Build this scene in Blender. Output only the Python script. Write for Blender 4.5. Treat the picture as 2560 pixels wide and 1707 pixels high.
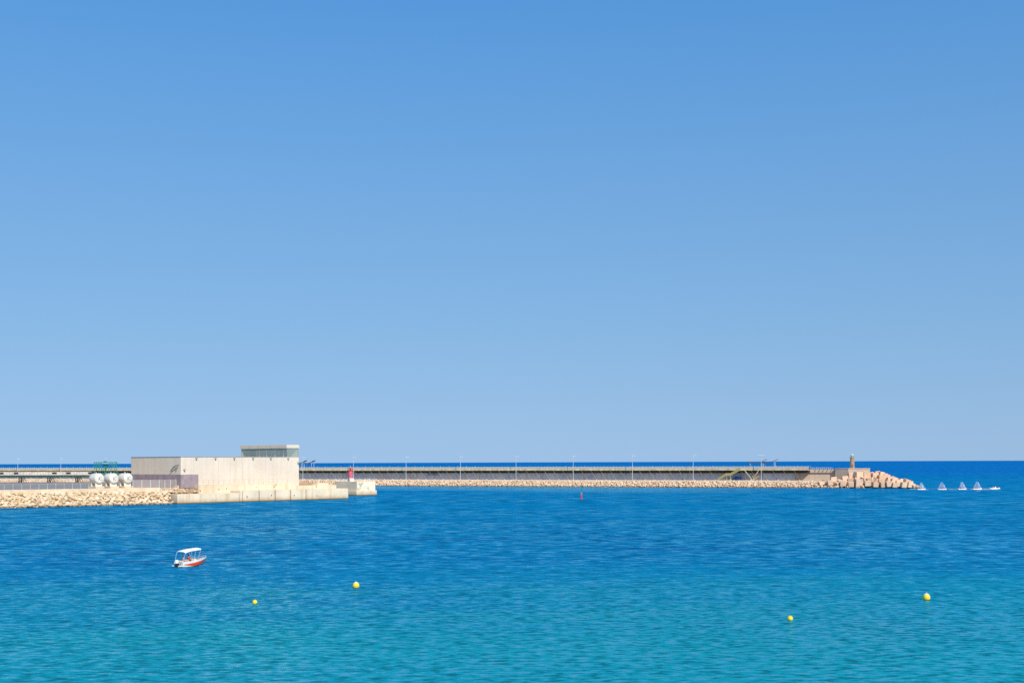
import bpy, bmesh, math, random
from mathutils import Vector, Matrix, noise
R = math.radians
random.seed(7)
for o in list(bpy.data.objects): bpy.data.objects.remove(o)
SC = bpy.context.scene
COL = SC.collection

# ------------------------------------------------------------------ camera, sky, sun
F, H = 3200.0, 13.4                      # focal length in pixels of the 2560 px photograph, eye height in metres
ROLL = 0.0035
cd = bpy.data.cameras.new('camera'); cam = bpy.data.objects.new('camera', cd); COL.objects.link(cam)
cd.sensor_width = 36.0; cd.lens = F*36.0/2560
cd.shift_y = 301.5/2560; cd.clip_start = 0.5; cd.clip_end = 200000
cam.matrix_world = Matrix.Translation((0, 0, H)) @ Matrix.Rotation(math.pi/2, 4, 'X') @ Matrix.Rotation(-ROLL, 4, 'Z')
SC.camera = cam

SUN_EL, SUN_ROT = R(37), R(153)          # behind the camera, a little to the right
w = bpy.data.worlds.new('World'); SC.world = w; w.use_nodes = True
nt = w.node_tree; bg = nt.nodes['Background']
sky = nt.nodes.new('ShaderNodeTexSky'); sky.sky_type = 'NISHITA'; sky.sun_disc = False
sky.sun_elevation = SUN_EL; sky.sun_rotation = SUN_ROT
sky.air_density = 1; sky.dust_density = 0; sky.ozone_density = 3
GAM = 0.35                                # softens the sky's steep fall towards the horizon
gm = nt.nodes.new('ShaderNodeGamma'); gm.inputs[1].default_value = GAM
nt.links.new(sky.outputs[0], gm.inputs[0])
tc = nt.nodes.new('ShaderNodeTexCoord'); sx = nt.nodes.new('ShaderNodeSeparateXYZ'); nt.links.new(tc.outputs['Generated'], sx.inputs[0])
rp = nt.nodes.new('ShaderNodeValToRGB'); nt.links.new(sx.outputs[2], rp.inputs[0])
TGT = [(0, .33, .525, .79), (1, .322, .522, .785), (3, .292, .5, .775), (5, .255, .478, .763), (10, .19, .413, .737),
       (15, .138, .36, .715), (20, .094, .308, .69), (30, .12, .28, .56), (45, .21, .33, .52), (80, .24, .34, .48)]
NIS = [(1.013, .968, .691), (.888, .96, .77), (.661, .847, .837), (.5, .715, .837), (.289, .469, .698), (.2, .339, .56), (.148, .257, .452), (.097, .172, .321), (.065, .117, .228), (.058, .106, .212)]
el = rp.color_ramp.elements
while len(el) < len(TGT): el.new(0.5)
for e, t in zip(el, TGT): e.position = math.sin(R(t[0]))
for e, t, q in zip(el, TGT, NIS): e.color = tuple(.8*t[i+1]/(10*q[i])**GAM for i in range(3)) + (1,)
mu = nt.nodes.new('ShaderNodeVectorMath'); mu.operation = 'MULTIPLY'
nt.links.new(gm.outputs[0], mu.inputs[0]); nt.links.new(rp.outputs[0], mu.inputs[1])
ms = nt.nodes.new('ShaderNodeVectorMath'); ms.operation = 'SCALE'; ms.inputs[3].default_value = 10/.8
nt.links.new(mu.outputs[0], ms.inputs[0]); nt.links.new(ms.outputs[0], bg.inputs[0]); bg.inputs[1].default_value = 0.1

sd = bpy.data.lights.new('sun', 'SUN'); sd.energy = 4.8; sd.angle = R(0.53); sd.color = (1, .93, .82)
so = bpy.data.objects.new('sun', sd); COL.objects.link(so)
sv = Vector((math.sin(SUN_ROT)*math.cos(SUN_EL), math.cos(SUN_ROT)*math.cos(SUN_EL), math.sin(SUN_EL)))
so.rotation_euler = (-sv).to_track_quat('-Z', 'Y').to_euler(); so.location = sv*300
SC.view_settings.view_transform = 'Standard'; SC.view_settings.look = 'None'
SC.view_settings.exposure = 0; SC.view_settings.gamma = 1
SC.cycles.use_denoising = False; SC.cycles.max_bounces = 6; SC.cycles.transparent_max_bounces = 12

# ------------------------------------------------------------------ where things stand
def hor(px): return 1155.0 - ROLL*(px-1280)
def Wp(px, py):                                            # point of the water surface
    Z = F*H/(py-hor(px)); return Vector(((px-1280)/F*Z, Z, 0))
class Frame:                                               # a straight line on the ground: s along it, t behind it
    def __init__(self, o, d):
        self.o = Vector((o.x, o.y)); self.u = Vector((d.x, d.y)).normalized(); self.n = Vector((-self.u.y, self.u.x))
    def p(self, s, t, z=0.0):
        q = self.o + self.u*s + self.n*t; return Vector((q.x, q.y, z))
    def s_at(self, px, t=0.0):
        k = (px-1280)/F; q = self.o + self.n*t
        return (k*q.y - q.x)/(self.u.x - k*self.u.y)
    def rot(self): return math.atan2(self.u.y, self.u.x)
    def mat(self, s, t, z=0.0): return Matrix.Translation(self.p(s, t, z)) @ Matrix.Rotation(self.rot(), 4, 'Z')
def zat(px, py, p): return H - (py-hor(px))*p.y/F          # height seen at a pixel row for a thing at p
qB, qC = Wp(443, 1259.4), Wp(871, 1246.3)
Q = Frame(qB, qC-qB)                                       # the quay below the building
rA, rB = Wp(0, 1270.3), Wp(425, 1260.3)
RV = Frame(rA, rB-rA)                                      # the rubble bank to its left
jA, jB = Wp(1000, 1214.6), Wp(1930, 1219.0)
J = Frame(jA, jB-jA)                                       # the long jetty

# ------------------------------------------------------------------ materials
def new_mat(name):
    m = bpy.data.materials.new(name); m.use_nodes = True
    return m, m.node_tree, m.node_tree.nodes['Principled BSDF']
def N(t, k, **kw):
    n = t.nodes.new(k)
    for a, b in kw.items(): setattr(n, a, b)
    return n
def mix(t, fac, a, b, bt='MIX'):
    n = N(t, 'ShaderNodeMix', data_type='RGBA', blend_type=bt)
    for i, v in ((0, fac), (6, a), (7, b)):
        if isinstance(v, (int, float)): n.inputs[i].default_value = v
        elif isinstance(v, tuple): n.inputs[i].default_value = (*v[:3], 1)
        else: t.links.new(v, n.inputs[i])
    return n.outputs[2]
def ramp(t, src, a, b, va=0.0, vb=1.0):
    n = N(t, 'ShaderNodeMapRange', interpolation_type='SMOOTHSTEP')
    n.inputs[1].default_value = a; n.inputs[2].default_value = b; n.inputs[3].default_value = va; n.inputs[4].default_value = vb
    t.links.new(src, n.inputs[0]); return n.outputs[0]
def noise_tex(t, scale, detail=4, rough=.55, vec=None, sc=(1, 1, 1)):
    if vec is None: vec = N(t, 'ShaderNodeNewGeometry').outputs['Position']
    mp = N(t, 'ShaderNodeMapping'); mp.inputs['Scale'].default_value = sc; t.links.new(vec, mp.inputs[0])
    n = N(t, 'ShaderNodeTexNoise'); n.inputs['Scale'].default_value = scale; n.inputs['Detail'].default_value = detail; n.inputs['Roughness'].default_value = rough
    t.links.new(mp.outputs[0], n.inputs[0]); return n.outputs[0]
def plain(name, c, rough=.5, metal=0.0, dirt=.12, scale=1.5, spec=.4):
    m, t, b = new_mat(name)
    f = noise_tex(t, scale, 5, .6)
    d = tuple(x*(1-dirt*2.2) for x in c); l = tuple(min(1, x*(1+dirt)) for x in c)
    t.links.new(mix(t, ramp(t, f, .3, .7), d, l), b.inputs['Base Color'])
    b.inputs['Roughness'].default_value = rough; b.inputs['Metallic'].default_value = metal; b.inputs['Specular IOR Level'].default_value = spec
    return m
def concrete(name, c, stain=(.45, .33, .2), tide=False, streak=.35, patch=.2, paint=None):
    m, t, b = new_mat(name)
    big = noise_tex(t, .12, 4, .6); fine = noise_tex(t, 2.2, 6, .65)
    st = noise_tex(t, .55, 3, .5, sc=(1.0, 1.0, .06))        # rain runs down the wall
    col = mix(t, ramp(t, big, .35, .7), c, tuple(x*(1-patch) for x in c))
    col = mix(t, ramp(t, st, .48, .68, 0, streak), col, stain)
    col = mix(t, ramp(t, fine, .4, .8, 0, .25), col, tuple(x*.62 for x in c))
    if paint:                                               # old paintings on the wall
        p1 = noise_tex(t, .16, 3, .6); p2 = noise_tex(t, .23, 3, .6, sc=(1.3, .8, 1.1)); p3 = noise_tex(t, .3, 2, .5, sc=(.7, 1.2, 1))
        col = mix(t, ramp(t, p1, .5, .62, 0, .75), col, paint[0])
        col = mix(t, ramp(t, p2, .55, .66, 0, .7), col, paint[1])
        col = mix(t, ramp(t, p3, .6, .7, 0, .6), col, paint[2])
    if tide:                                                # weed and rust left by the sea
        g = N(t, 'ShaderNodeNewGeometry'); s = N(t, 'ShaderNodeSeparateXYZ'); t.links.new(g.outputs['Position'], s.inputs[0])
        a = N(t, 'ShaderNodeMath', operation='MULTIPLY_ADD'); t.links.new(noise_tex(t, .5, 4, .6, sc=(1, 1, .3)), a.inputs[0]); a.inputs[1].default_value = -1.8; t.links.new(s.outputs[2], a.inputs[2])
        col = mix(t, ramp(t, a.outputs[0], -.9, 1.0, .75, 0), col, (.42, .27, .12))
        col = mix(t, ramp(t, s.outputs[2], .15, .55, .85, 0), col, (.09, .06, .03))
    t.links.new(col, b.inputs['Base Color']); b.inputs['Roughness'].default_value = .85; b.inputs['Specular IOR Level'].default_value = .2
    bp = N(t, 'ShaderNodeBump'); bp.inputs['Strength'].default_value = .25; bp.inputs['Distance'].default_value = .05
    t.links.new(fine, bp.inputs['Height']); t.links.new(bp.outputs[0], b.inputs['Normal'])
    return m
def rock(name, cols, island=True, wet=True):
    m, t, b = new_mat(name)
    if island: r = N(t, 'ShaderNodeNewGeometry').outputs['Random Per Island']
    else: r = N(t, 'ShaderNodeObjectInfo').outputs['Random']
    cr = N(t, 'ShaderNodeValToRGB'); e = cr.color_ramp.elements
    while len(e) < len(cols): e.new(.5)
    for i, c in enumerate(cols): e[i].position = i/(len(cols)-1)
    for i, c in enumerate(cols): e[i].color = (*c, 1)
    t.links.new(r, cr.inputs[0])
    f = noise_tex(t, 1.6, 6, .65)
    col = mix(t, ramp(t, f, .35, .75, 0, .45), cr.outputs[0], (.34, .2, .1))
    if wet:
        g = N(t, 'ShaderNodeNewGeometry'); s = N(t, 'ShaderNodeSeparateXYZ'); t.links.new(g.outputs['Position'], s.inputs[0])
        col = mix(t, ramp(t, s.outputs[2], .2, .9, .8, 0), col, (.13, .085, .045))
    t.links.new(col, b.inputs['Base Color']); b.inputs['Roughness'].default_value = .9; b.inputs['Specular IOR Level'].default_value = .15
    bp = N(t, 'ShaderNodeBump'); bp.inputs['Strength'].default_value = .5; bp.inputs['Distance'].default_value = .1
    t.links.new(f, bp.inputs['Height']); t.links.new(bp.outputs[0], b.inputs['Normal'])
    return m

M = {}
M['wall'] = concrete('building concrete', (.74, .63, .51), stain=(.62, .5, .37), streak=.4, patch=.1)
M['fascia'] = concrete('fascia concrete', (.7, .6, .47), streak=.2, patch=.08)
M['clad'] = plain('mauve cladding', (.32, .25, .27), .6, dirt=.1, scale=.5)
M['coping'] = plain('grey coping', (.3, .29, .28), .5)
M['quay'] = concrete('quay concrete', (.82, .67, .49), stain=(.5, .36, .2), tide=True, streak=.5, patch=.18)
M['quay_top'] = concrete('quay top concrete', (.74, .6, .43), streak=.3, patch=.2)
M['joint'] = plain('dark joint', (.1, .085, .07), .9)
M['rusty'] = concrete('brown stained concrete', (.4, .27, .17), streak=.5, patch=.25)
M['ground'] = concrete('sandy ground', (.6, .47, .32), streak=.1, patch=.25)
M['asphalt'] = plain('grey road', (.26, .25, .25), .9, dirt=.1, scale=.2)
M['rockA'] = rock('tan rock', [(.76, .6, .4), (.62, .45, .26), (.82, .7, .52), (.7, .51, .32), (.8, .67, .5)], island=False)
M['rockB'] = rock('pink rock', [(.76, .56, .4), (.58, .4, .26), (.82, .66, .5), (.68, .47, .33), (.8, .62, .46)])
M['cube'] = rock('pinkish cast concrete', [(.74, .5, .35), (.78, .56, .4), (.68, .45, .31), (.75, .53, .39)], island=False)
M['seawall'] = concrete('painted seawall', (.78, .77, .82), stain=(.36, .3, .32), streak=.5, patch=.2, paint=[(.6, .69, .86), (.7, .6, .68), (.45, .46, .7)])
M['deckedge'] = plain('ochre painted edge', (.6, .47, .28), .7, dirt=.15, scale=.6)
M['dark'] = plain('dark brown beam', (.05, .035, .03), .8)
M['ochre'] = plain('ochre paint', (.42, .36, .13), .55, dirt=.12)
M['pale_post'] = plain('pale fence post', (.62, .57, .5), .6)
M['strut'] = plain('faded ochre strut', (.42, .38, .26), .6)
M['post'] = plain('pale post paint', (.62, .58, .42), .5)
M['white'] = plain('white paint', (.8, .8, .78), .4, dirt=.05)
M['tank'] = plain('tank white', (.76, .72, .64), .35, dirt=.07, scale=.8)
M['grey'] = plain('grey letters', (.26, .26, .25), .6)
M['galv'] = plain('galvanised steel', (.6, .62, .64), .35, .3, dirt=.06)
M['green'] = plain('green paint', (.015, .24, .17), .5, dirt=.15)
M['dkgreen'] = plain('dark green steel', (.012, .09, .06), .6, dirt=.2)
M['black'] = plain('black steel', (.02, .02, .022), .6)
M['panel'] = plain('pale gallery panel', (.66, .58, .52), .6, dirt=.12, scale=.4)
M['red'] = plain('red paint', (.6, .045, .055), .45, dirt=.15)
M['signred'] = plain('faded red paint', (.68, .13, .17), .5)
M['boatred'] = plain('red gelcoat', (.82, .07, .015), .25, dirt=.03)
M['gel'] = plain('white gelcoat', (.82, .81, .77), .25, dirt=.03)
M['cloth'] = plain('white canvas', (.82, .84, .82), .8, dirt=.04)
M['vinyl'] = plain('cream seat vinyl', (.7, .62, .5), .5)
M['yellow'] = plain('yellow plastic', (.86, .62, .02), .35, dirt=.08, scale=6)
M['weed'] = plain('weedy waterline', (.16, .13, .02), .7)
M['stone'] = concrete('tower stone', (.46, .3, .18), stain=(.3, .2, .12), streak=.4, patch=.2)
M['bastion'] = concrete('bastion concrete', (.56, .44, .36), streak=.35, patch=.2)
M['lantern'] = plain('greenish lantern metal', (.42, .5, .4), .4)
M['canopy'] = plain('dark canopy sheet', (.07, .07, .075), .5)
M['bluepaint'] = plain('dark blue car paint', (.015, .035, .2), .25, spec=.6)
M['signboard'] = plain('pale blue board', (.42, .46, .56), .5)
M['signline'] = plain('board print', (.3, .34, .45), .6)
M['kerb'] = concrete('pale kerb', (.72, .62, .52), streak=.1)
M['bluegrey'] = plain('blue fabric', (.06, .12, .35), .8)
def glass_mat():
    m, t, b = new_mat('green glass')
    b.inputs['Base Color'].default_value = (.42, .58, .53, 1); b.inputs['Roughness'].default_value = .06
    b.inputs['Specular IOR Level'].default_value = .8; b.inputs['Alpha'].default_value = .42
    return m
M['glass'] = glass_mat()
def mesh_mat(name, c, cover):
    m, t, b = new_mat(name)
    out = t.nodes['Material Output']; tr = N(t, 'ShaderNodeBsdfTransparent'); mx = N(t, 'ShaderNodeMixShader')
    b.inputs['Base Color'].default_value = (*c, 1); b.inputs['Roughness'].default_value = .6; mx.inputs[0].default_value = cover
    t.links.new(tr.outputs[0], mx.inputs[1]); t.links.new(b.outputs[0], mx.inputs[2]); t.links.new(mx.outputs[0], out.inputs[0])
    return m
M['mesh'] = mesh_mat('wire mesh', (.66, .58, .52), .3)
M['yellowmesh'] = mesh_mat('ochre wire mesh', (.62, .54, .4), .62)
M['clear'] = mesh_mat('tinted windscreen', (.5, .6, .65), .35)
def sail_mat():
    m, t, b = new_mat('sailcloth')
    b.inputs['Base Color'].default_value = (.8, .84, .88, 1); b.inputs['Roughness'].default_value = .7
    out = t.nodes['Material Output']; tl = N(t, 'ShaderNodeBsdfTranslucent'); tl.inputs[0].default_value = (.8, .85, .9, 1)
    mx = N(t, 'ShaderNodeMixShader'); mx.inputs[0].default_value = .35
    tr = N(t, 'ShaderNodeBsdfTransparent'); m2 = N(t, 'ShaderNodeMixShader'); m2.inputs[0].default_value = .68
    t.links.new(b.outputs[0], mx.inputs[1]); t.links.new(tl.outputs[0], mx.inputs[2])
    t.links.new(mx.outputs[0], m2.inputs[1]); t.links.new(tr.outputs[0], m2.inputs[2]); t.links.new(m2.outputs[0], out.inputs[0])
    return m
M['sail'] = sail_mat()
M['jib'] = mesh_mat('thin jib cloth', (.78, .82, .86), .6)
_t = M['jib'].node_tree; _mx = [n for n in _t.nodes if n.type == 'MIX_SHADER'][0]
_t.links.new(ramp(_t, noise_tex(_t, 1.6, 3, .6, sc=(1.5, 1.5, .25)), .35, .65, .05, .5), _mx.inputs[0])

# ------------------------------------------------------------------ mesh helpers
class MB:
    def __init__(self): self.v = []; self.f = []; self.m = []
    def face(self, pts, mi=0):
        i = len(self.v); self.v += [tuple(p) for p in pts]; self.f.append(list(range(i, i+len(pts)))); self.m.append(mi)
    def add(self, vs, fs, mi=0):
        i = len(self.v); self.v += [tuple(p) for p in vs]; self.f += [[i+k for k in f] for f in fs]; self.m += [mi]*len(fs)
    def box(self, c, s, mat=None, mi=0):
        x, y, z = c; a, b, d = s[0]/2, s[1]/2, s[2]/2
        vs = [Vector((x+i*a, y+j*b, z+k*d)) for k in (-1, 1) for j in (-1, 1) for i in (-1, 1)]
        if mat is not None: vs = [mat @ v for v in vs]
        self.add(vs, [(0, 2, 3, 1), (4, 5, 7, 6), (0, 1, 5, 4), (2, 6, 7, 3), (0, 4, 6, 2), (1, 3, 7, 5)], mi)
    def hull8(self, lo, hi, mi=0):                          # prism between two polygons
        n = len(lo); self.add(list(lo)+list(hi), [list(range(n))[::-1], list(range(n, 2*n))] + [(i, (i+1) % n, n+(i+1) % n, n+i) for i in range(n)], mi)
    def tube(self, a, b, r0, r1=None, seg=8, mi=0):
        a = Vector(a); b = Vector(b); r1 = r0 if r1 is None else r1
        d = (b-a).normalized(); x = d.orthogonal().normalized(); y = d.cross(x)
        vs = []
        for p, r in ((a, r0), (b, r1)):
            vs += [p + (x*math.cos(2*math.pi*k/seg) + y*math.sin(2*math.pi*k/seg))*r for k in range(seg)]
        self.add(vs, [list(range(seg))[::-1], list(range(seg, 2*seg))] + [(k, (k+1) % seg, seg+(k+1) % seg, seg+k) for k in range(seg)], mi)
    def path(self, pts, r, seg=6, mi=0):
        for a, b in zip(pts[:-1], pts[1:]): self.tube(a, b, r, r, seg, mi)
    def lathe(self, prof, mat=None, seg=24, mi=0):          # profile of (radius, z)
        vs = []; fs = []
        for r, z in prof:
            vs += [Vector((max(r, 1e-4)*math.cos(2*math.pi*k/seg), max(r, 1e-4)*math.sin(2*math.pi*k/seg), z)) for k in range(seg)]
        for i in range(len(prof)-1):
            for k in range(seg): fs.append((i*seg+k, i*seg+(k+1) % seg, (i+1)*seg+(k+1) % seg, (i+1)*seg+k))
        fs.append(list(range(seg))[::-1]); fs.append([(len(prof)-1)*seg+k for k in range(seg)])
        if mat is not None: vs = [mat @ v for v in vs]
        self.add(vs, fs, mi)
    def build(self, name, mats, parent=None, smooth=False, bevel=0, world=False):
        me = bpy.data.meshes.new(name); me.from_pydata(self.v, [], self.f)
        mats = mats if isinstance(mats, (list, tuple)) else [mats]
        for m in mats: me.materials.append(m)
        for p, k in zip(me.polygons, self.m): p.material_index = k
        bm = bmesh.new(); bm.from_mesh(me)
        bmesh.ops.remove_doubles(bm, verts=bm.verts, dist=1e-5); bmesh.ops.recalc_face_normals(bm, faces=bm.faces)
        if bevel: bmesh.ops.bevel(bm, geom=[e for e in bm.edges if e.is_manifold and e.calc_face_angle(0) > .5], offset=bevel, segments=2, affect='EDGES', profile=.5)
        bm.to_mesh(me); bm.free()
        if smooth: smooth_by_angle(me, .7)
        return link(name, me, parent)
def smooth_by_angle(me, ang):
    bm = bmesh.new(); bm.from_mesh(me)
    for f in bm.faces: f.smooth = True
    for e in bm.edges: e.smooth = not (len(e.link_faces) == 2 and e.calc_face_angle(0) > ang)
    bm.to_mesh(me); bm.free()
def link(name, me, parent=None):
    o = bpy.data.objects.new(name, me); COL.objects.link(o)
    if parent is not None: o.parent = parent
    return o
def tag(o, label=None, cat=None, group=None, kind=None):
    if label: o['label'] = label
    if cat: o['category'] = cat
    if group: o['group'] = group
    if kind: o['kind'] = kind
    return o
def thing(name, label, cat, loc=(0, 0, 0), rz=0.0, group=None):
    o = bpy.data.objects.new(name, None); COL.objects.link(o); o.location = loc; o.rotation_euler = (0, 0, rz)
    o.empty_display_size = .3
    return tag(o, label, cat, group)
def dup(root, loc, rz, label=None, group=None, scale=None):
    r = root.copy(); COL.objects.link(r); r.location = loc; r.rotation_euler = (0, 0, rz)
    if scale: r.scale = (scale,)*3
    if label: r['label'] = label
    if group: r['group'] = group
    for ch in list(root.children):
        c = ch.copy(); COL.objects.link(c); c.parent = r
        for g in list(ch.children):
            d = g.copy(); COL.objects.link(d); d.parent = c
    return r

# ------------------------------------------------------------------ sea
def sea_mat():
    m, t, b = new_mat('sea water'); t.nodes.remove(b); out = t.nodes['Material Output']
    pos = N(t, 'ShaderNodeNewGeometry').outputs['Position']
    sp = N(t, 'ShaderNodeSeparateXYZ'); t.links.new(pos, sp.inputs[0])
    def math_(op, a, b_=None, c=None):
        n = N(t, 'ShaderNodeMath', operation=op)
        for i, v in enumerate((a, b_, c)):
            if v is None: continue
            if isinstance(v, (int, float)): n.inputs[i].default_value = v
            else: t.links.new(v, n.inputs[i])
        return n.outputs[0]
    # bed: pale sand near the beach, weed and depth further out
    n1 = noise_tex(t, .02, 4, .55, sc=(.5, 1.0, 1)); n2 = noise_tex(t, .07, 4, .6, sc=(.35, 1.0, 1))
    d = math_('MULTIPLY_ADD', math_('SUBTRACT', n1, .5), -90.0, sp.outputs[1])
    d = math_('MULTIPLY_ADD', math_('SUBTRACT', n2, .5), -110.0, d)
    d = math_('MULTIPLY_ADD', sp.outputs[0], -.12, d)
    shallow, mid, deep, far = (.004, .25, .35), (.0, .163, .37), (.0, .163, .39), (.0, .128, .42)
    c = mix(t, ramp(t, d, 70, 190), shallow, mid)
    c = mix(t, ramp(t, d, 260, 600), c, deep)
    c = mix(t, ramp(t, sp.outputs[1], 620, 1600), c, far)
    weed = ramp(t, n2, .48, .68, 0, .6)
    wm = math_('MULTIPLY', weed, ramp(t, d, 110, 170)); wm = math_('MULTIPLY', wm, ramp(t, sp.outputs[1], 200, 400, 1, .15))
    c = mix(t, wm, c, (.0, .085, .29))
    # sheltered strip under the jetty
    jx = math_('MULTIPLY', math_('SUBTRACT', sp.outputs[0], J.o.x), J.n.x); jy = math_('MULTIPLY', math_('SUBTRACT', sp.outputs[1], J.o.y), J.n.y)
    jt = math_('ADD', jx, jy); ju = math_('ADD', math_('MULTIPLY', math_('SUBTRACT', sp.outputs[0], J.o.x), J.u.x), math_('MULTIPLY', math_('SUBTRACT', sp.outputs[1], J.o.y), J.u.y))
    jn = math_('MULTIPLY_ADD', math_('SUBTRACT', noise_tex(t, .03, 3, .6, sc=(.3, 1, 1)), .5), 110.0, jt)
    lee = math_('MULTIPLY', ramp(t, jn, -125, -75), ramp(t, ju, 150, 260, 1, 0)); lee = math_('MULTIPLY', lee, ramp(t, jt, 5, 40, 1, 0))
    LEE_SHEEN = math_('MULTIPLY', lee, .7)
    c = mix(t, LEE_SHEEN, c, (.02, .23, .52))  # sky sheen of the calm strip mixed into the water colour
    # waves: long swell, wind waves and ripples
    s_near = noise_tex(t, 1.5, 3, .6, sc=(.6, 1.0, 1)); s_mid = noise_tex(t, .5, 4, .62, sc=(.6, 1.0, 1)); s_far = noise_tex(t, .15, 4, .62, sc=(.7, 1.0, 1))
    Y = sp.outputs[1]; wf = ramp(t, Y, 180, 450, .1, .65); wn = ramp(t, Y, 90, 230, .7, .08)
    wm_ = math_('SUBTRACT', math_('SUBTRACT', 1.0, wf), wn)
    streak = math_('ADD', math_('ADD', math_('MULTIPLY', s_near, wn), math_('MULTIPLY', s_mid, wm_)), math_('MULTIPLY', s_far, wf))
    wb = noise_tex(t, .3, 4, .5, sc=(.6, 1.0, 1))
    gust = noise_tex(t, .014, 4, .6, sc=(.35, 1.0, 1))
    h = math_('ADD', math_('MULTIPLY', streak, 1.6), math_('MULTIPLY', wb, 1.2))
    bp = N(t, 'ShaderNodeBump'); bp.inputs['Distance'].default_value = .35
    t.links.new(h, bp.inputs['Height'])
    st = math_('MULTIPLY', ramp(t, gust, .3, .7, .5, 1.0), ramp(t, lee, 0, 1, 1, .35)); t.links.new(st, bp.inputs['Strength'])
    fade = ramp(t, sp.outputs[1], 60, 700, 1.0, .3)
    crest = math_('ADD', streak, math_('MULTIPLY', math_('SUBTRACT', gust, .5), .22))
    fr = math_('MULTIPLY', ramp(t, crest, .515, .595, .06, .82), fade)
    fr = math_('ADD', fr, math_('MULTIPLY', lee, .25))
    trough_shade = ramp(t, streak, .385, .52, .5, 1.08)  # wave shading put into the body colour, darker in the hollows
    cv = N(t, 'ShaderNodeVectorMath', operation='SCALE'); t.links.new(c, cv.inputs[0]); t.links.new(trough_shade, cv.inputs[3])
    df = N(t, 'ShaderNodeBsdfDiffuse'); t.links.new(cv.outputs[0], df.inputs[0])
    gl = N(t, 'ShaderNodeBsdfGlossy'); gl.inputs['Color'].default_value = (.36, .93, 1, 1); gl.inputs['Roughness'].default_value = .13
    t.links.new(bp.outputs[0], gl.inputs['Normal'])
    mx = N(t, 'ShaderNodeMixShader'); t.links.new(fr, mx.inputs[0]); t.links.new(df.outputs[0], mx.inputs[1]); t.links.new(gl.outputs[0], mx.inputs[2])
    t.links.new(mx.outputs[0], out.inputs[0])
    return m
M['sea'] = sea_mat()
sb = MB()
ys = [-400, 0, 200, 500, 1000, 3000, 10000, 40000, 120000]
for y0, y1 in zip(ys[:-1], ys[1:]):
    xw = [-90000, -20000, -4000, -1000, 0, 1000, 4000, 20000, 90000]
    for x0, x1 in zip(xw[:-1], xw[1:]): sb.face([(x0, y0, 0), (x1, y0, 0), (x1, y1, 0), (x0, y1, 0)])
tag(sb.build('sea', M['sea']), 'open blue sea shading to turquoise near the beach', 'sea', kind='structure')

# ------------------------------------------------------------------ ground of the harbour
ZG, ZU = 5.0, 5.9                                          # yard level, upper quay level
tU = 5.6                                                   # set-back of the upper wall behind the quay edge
sC = Q.s_at(871)
def find_t(px, Z, z):
    lo, hi = 0, 60
    for _ in range(50):
        md = (lo+hi)/2
        if Q.p(Q.s_at(px, md), md).y < Z: lo = md
        else: hi = md
    return lo
tB = find_t(747, 470, ZU)
s1, s2 = Q.s_at(452, tB), Q.s_at(747, tB)
lo, hi = 2, 80
for _ in range(50):
    md = (lo+hi)/2; q = Q.p(s1, tB+md); px = 1280+F*q.x/q.y
    if px > 328: lo = md
    else: hi = md
DB = lo
sLU = Q.s_at(496, tU)
front = [RV.p(-60, 7.5), RV.p(0, 7.5), RV.p(RV.s_at(405, 7.5), 7.5), Q.p(Q.s_at(432, 9), 9), Q.p(sLU, 9)]
foot = [RV.p(-60, 0), RV.p(0, 0), RV.p(RV.s_at(408, 1.0), 1.0), Q.p(-.5, 6.1), Q.p(sLU, 6.2)]
back = [Q.p(s2+2, tU+.4), Q.p(s2+2, tB+DB+4)]
rear = [Vector((-120, 585, 0)), Vector((-200, 592, 0)), Vector((-330, 592, 0))]
def atz(v, z): return Vector((v.x, v.y, z))
gb = MB()
top = front + [Q.p(sLU, tU+.4)] + back + rear
gb.face([atz(p, ZG) for p in top])
gb.hull8([atz(p, -1.5) for p in top], [atz(p, ZG-.004) for p in top])
for (a, b), (c, d) in zip(zip(front[:-1], front[1:]), zip(foot[:-1], foot[1:])):
    gb.face([atz(c, -.6), atz(d, -.6), atz(b, ZG-.7), atz(a, ZG-.7)])
tag(gb.build('quay_ground', M['ground']), 'sandy yard ground of the near quay', 'ground', kind='structure')
rb_ = MB()
ra = [RV.p(-60, 13), RV.p(RV.s_at(150, 13), 13), RV.p(RV.s_at(225, 24), 24), Vector((-135, 583, 0)), Vector((-325, 588, 0))]
rb_.face([atz(p, ZG+.006) for p in ra])
tag(rb_.build('road', M['asphalt']), 'grey asphalt road across the near quay', 'road', kind='structure')

# ------------------------------------------------------------------ quay wall in two tiers
LW = sC
qw = thing('quay_wall', 'pale concrete quay wall in two tiers with dark upright joints, below the big building', 'quay wall', Q.p(0, 0, 0), Q.rot())
sj = [Q.s_at(x) for x in (598, 606, 647.6, 687.7, 726.4, 764.7)]
m = MB(); m.hull8([(0, 0, -1.5), (sj[0], 0, -1.5), (sj[0], tU+.3, -1.5), (0, tU+.3, -1.5)], [(0, 0, 3.15), (sj[0], 0, 3.15), (sj[0], tU+.3, 3.15), (0, tU+.3, 3.15)])
m.build('low_block', M['quay'], qw, bevel=.06)
m = MB(); m.box(((sj[0]+LW)/2+.1, tU/2+.3, 1.2), (LW-sj[0]-.3, tU-.1, 5.2)); m.build('core', M['joint'], qw)
edges = sj + [LW]
for a, b in zip(edges[:-1], edges[1:]):
    e = .17
    m = MB(); m.box(((a+b)/2, tU/2-.02, 1.2), (b-a-2*e if a != sj[0] else b-a-e, tU+.04, 5.4)); m.build('wall_panel', M['quay'], qw, bevel=.05)
sR0, sR1, sR2 = Q.s_at(719, tU), Q.s_at(792, tU), Q.s_at(820, tU); sR3 = Q.s_at(840, tU)
def upbox(a, b, z0, z1, t0, t1, name, mt, par, bev=.05):
    m = MB(); m.box(((a+b)/2, (t0+t1)/2, (z0+z1)/2), (b-a, t1-t0, z1-z0)); return m.build(name, mt, par, bevel=bev)
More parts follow.
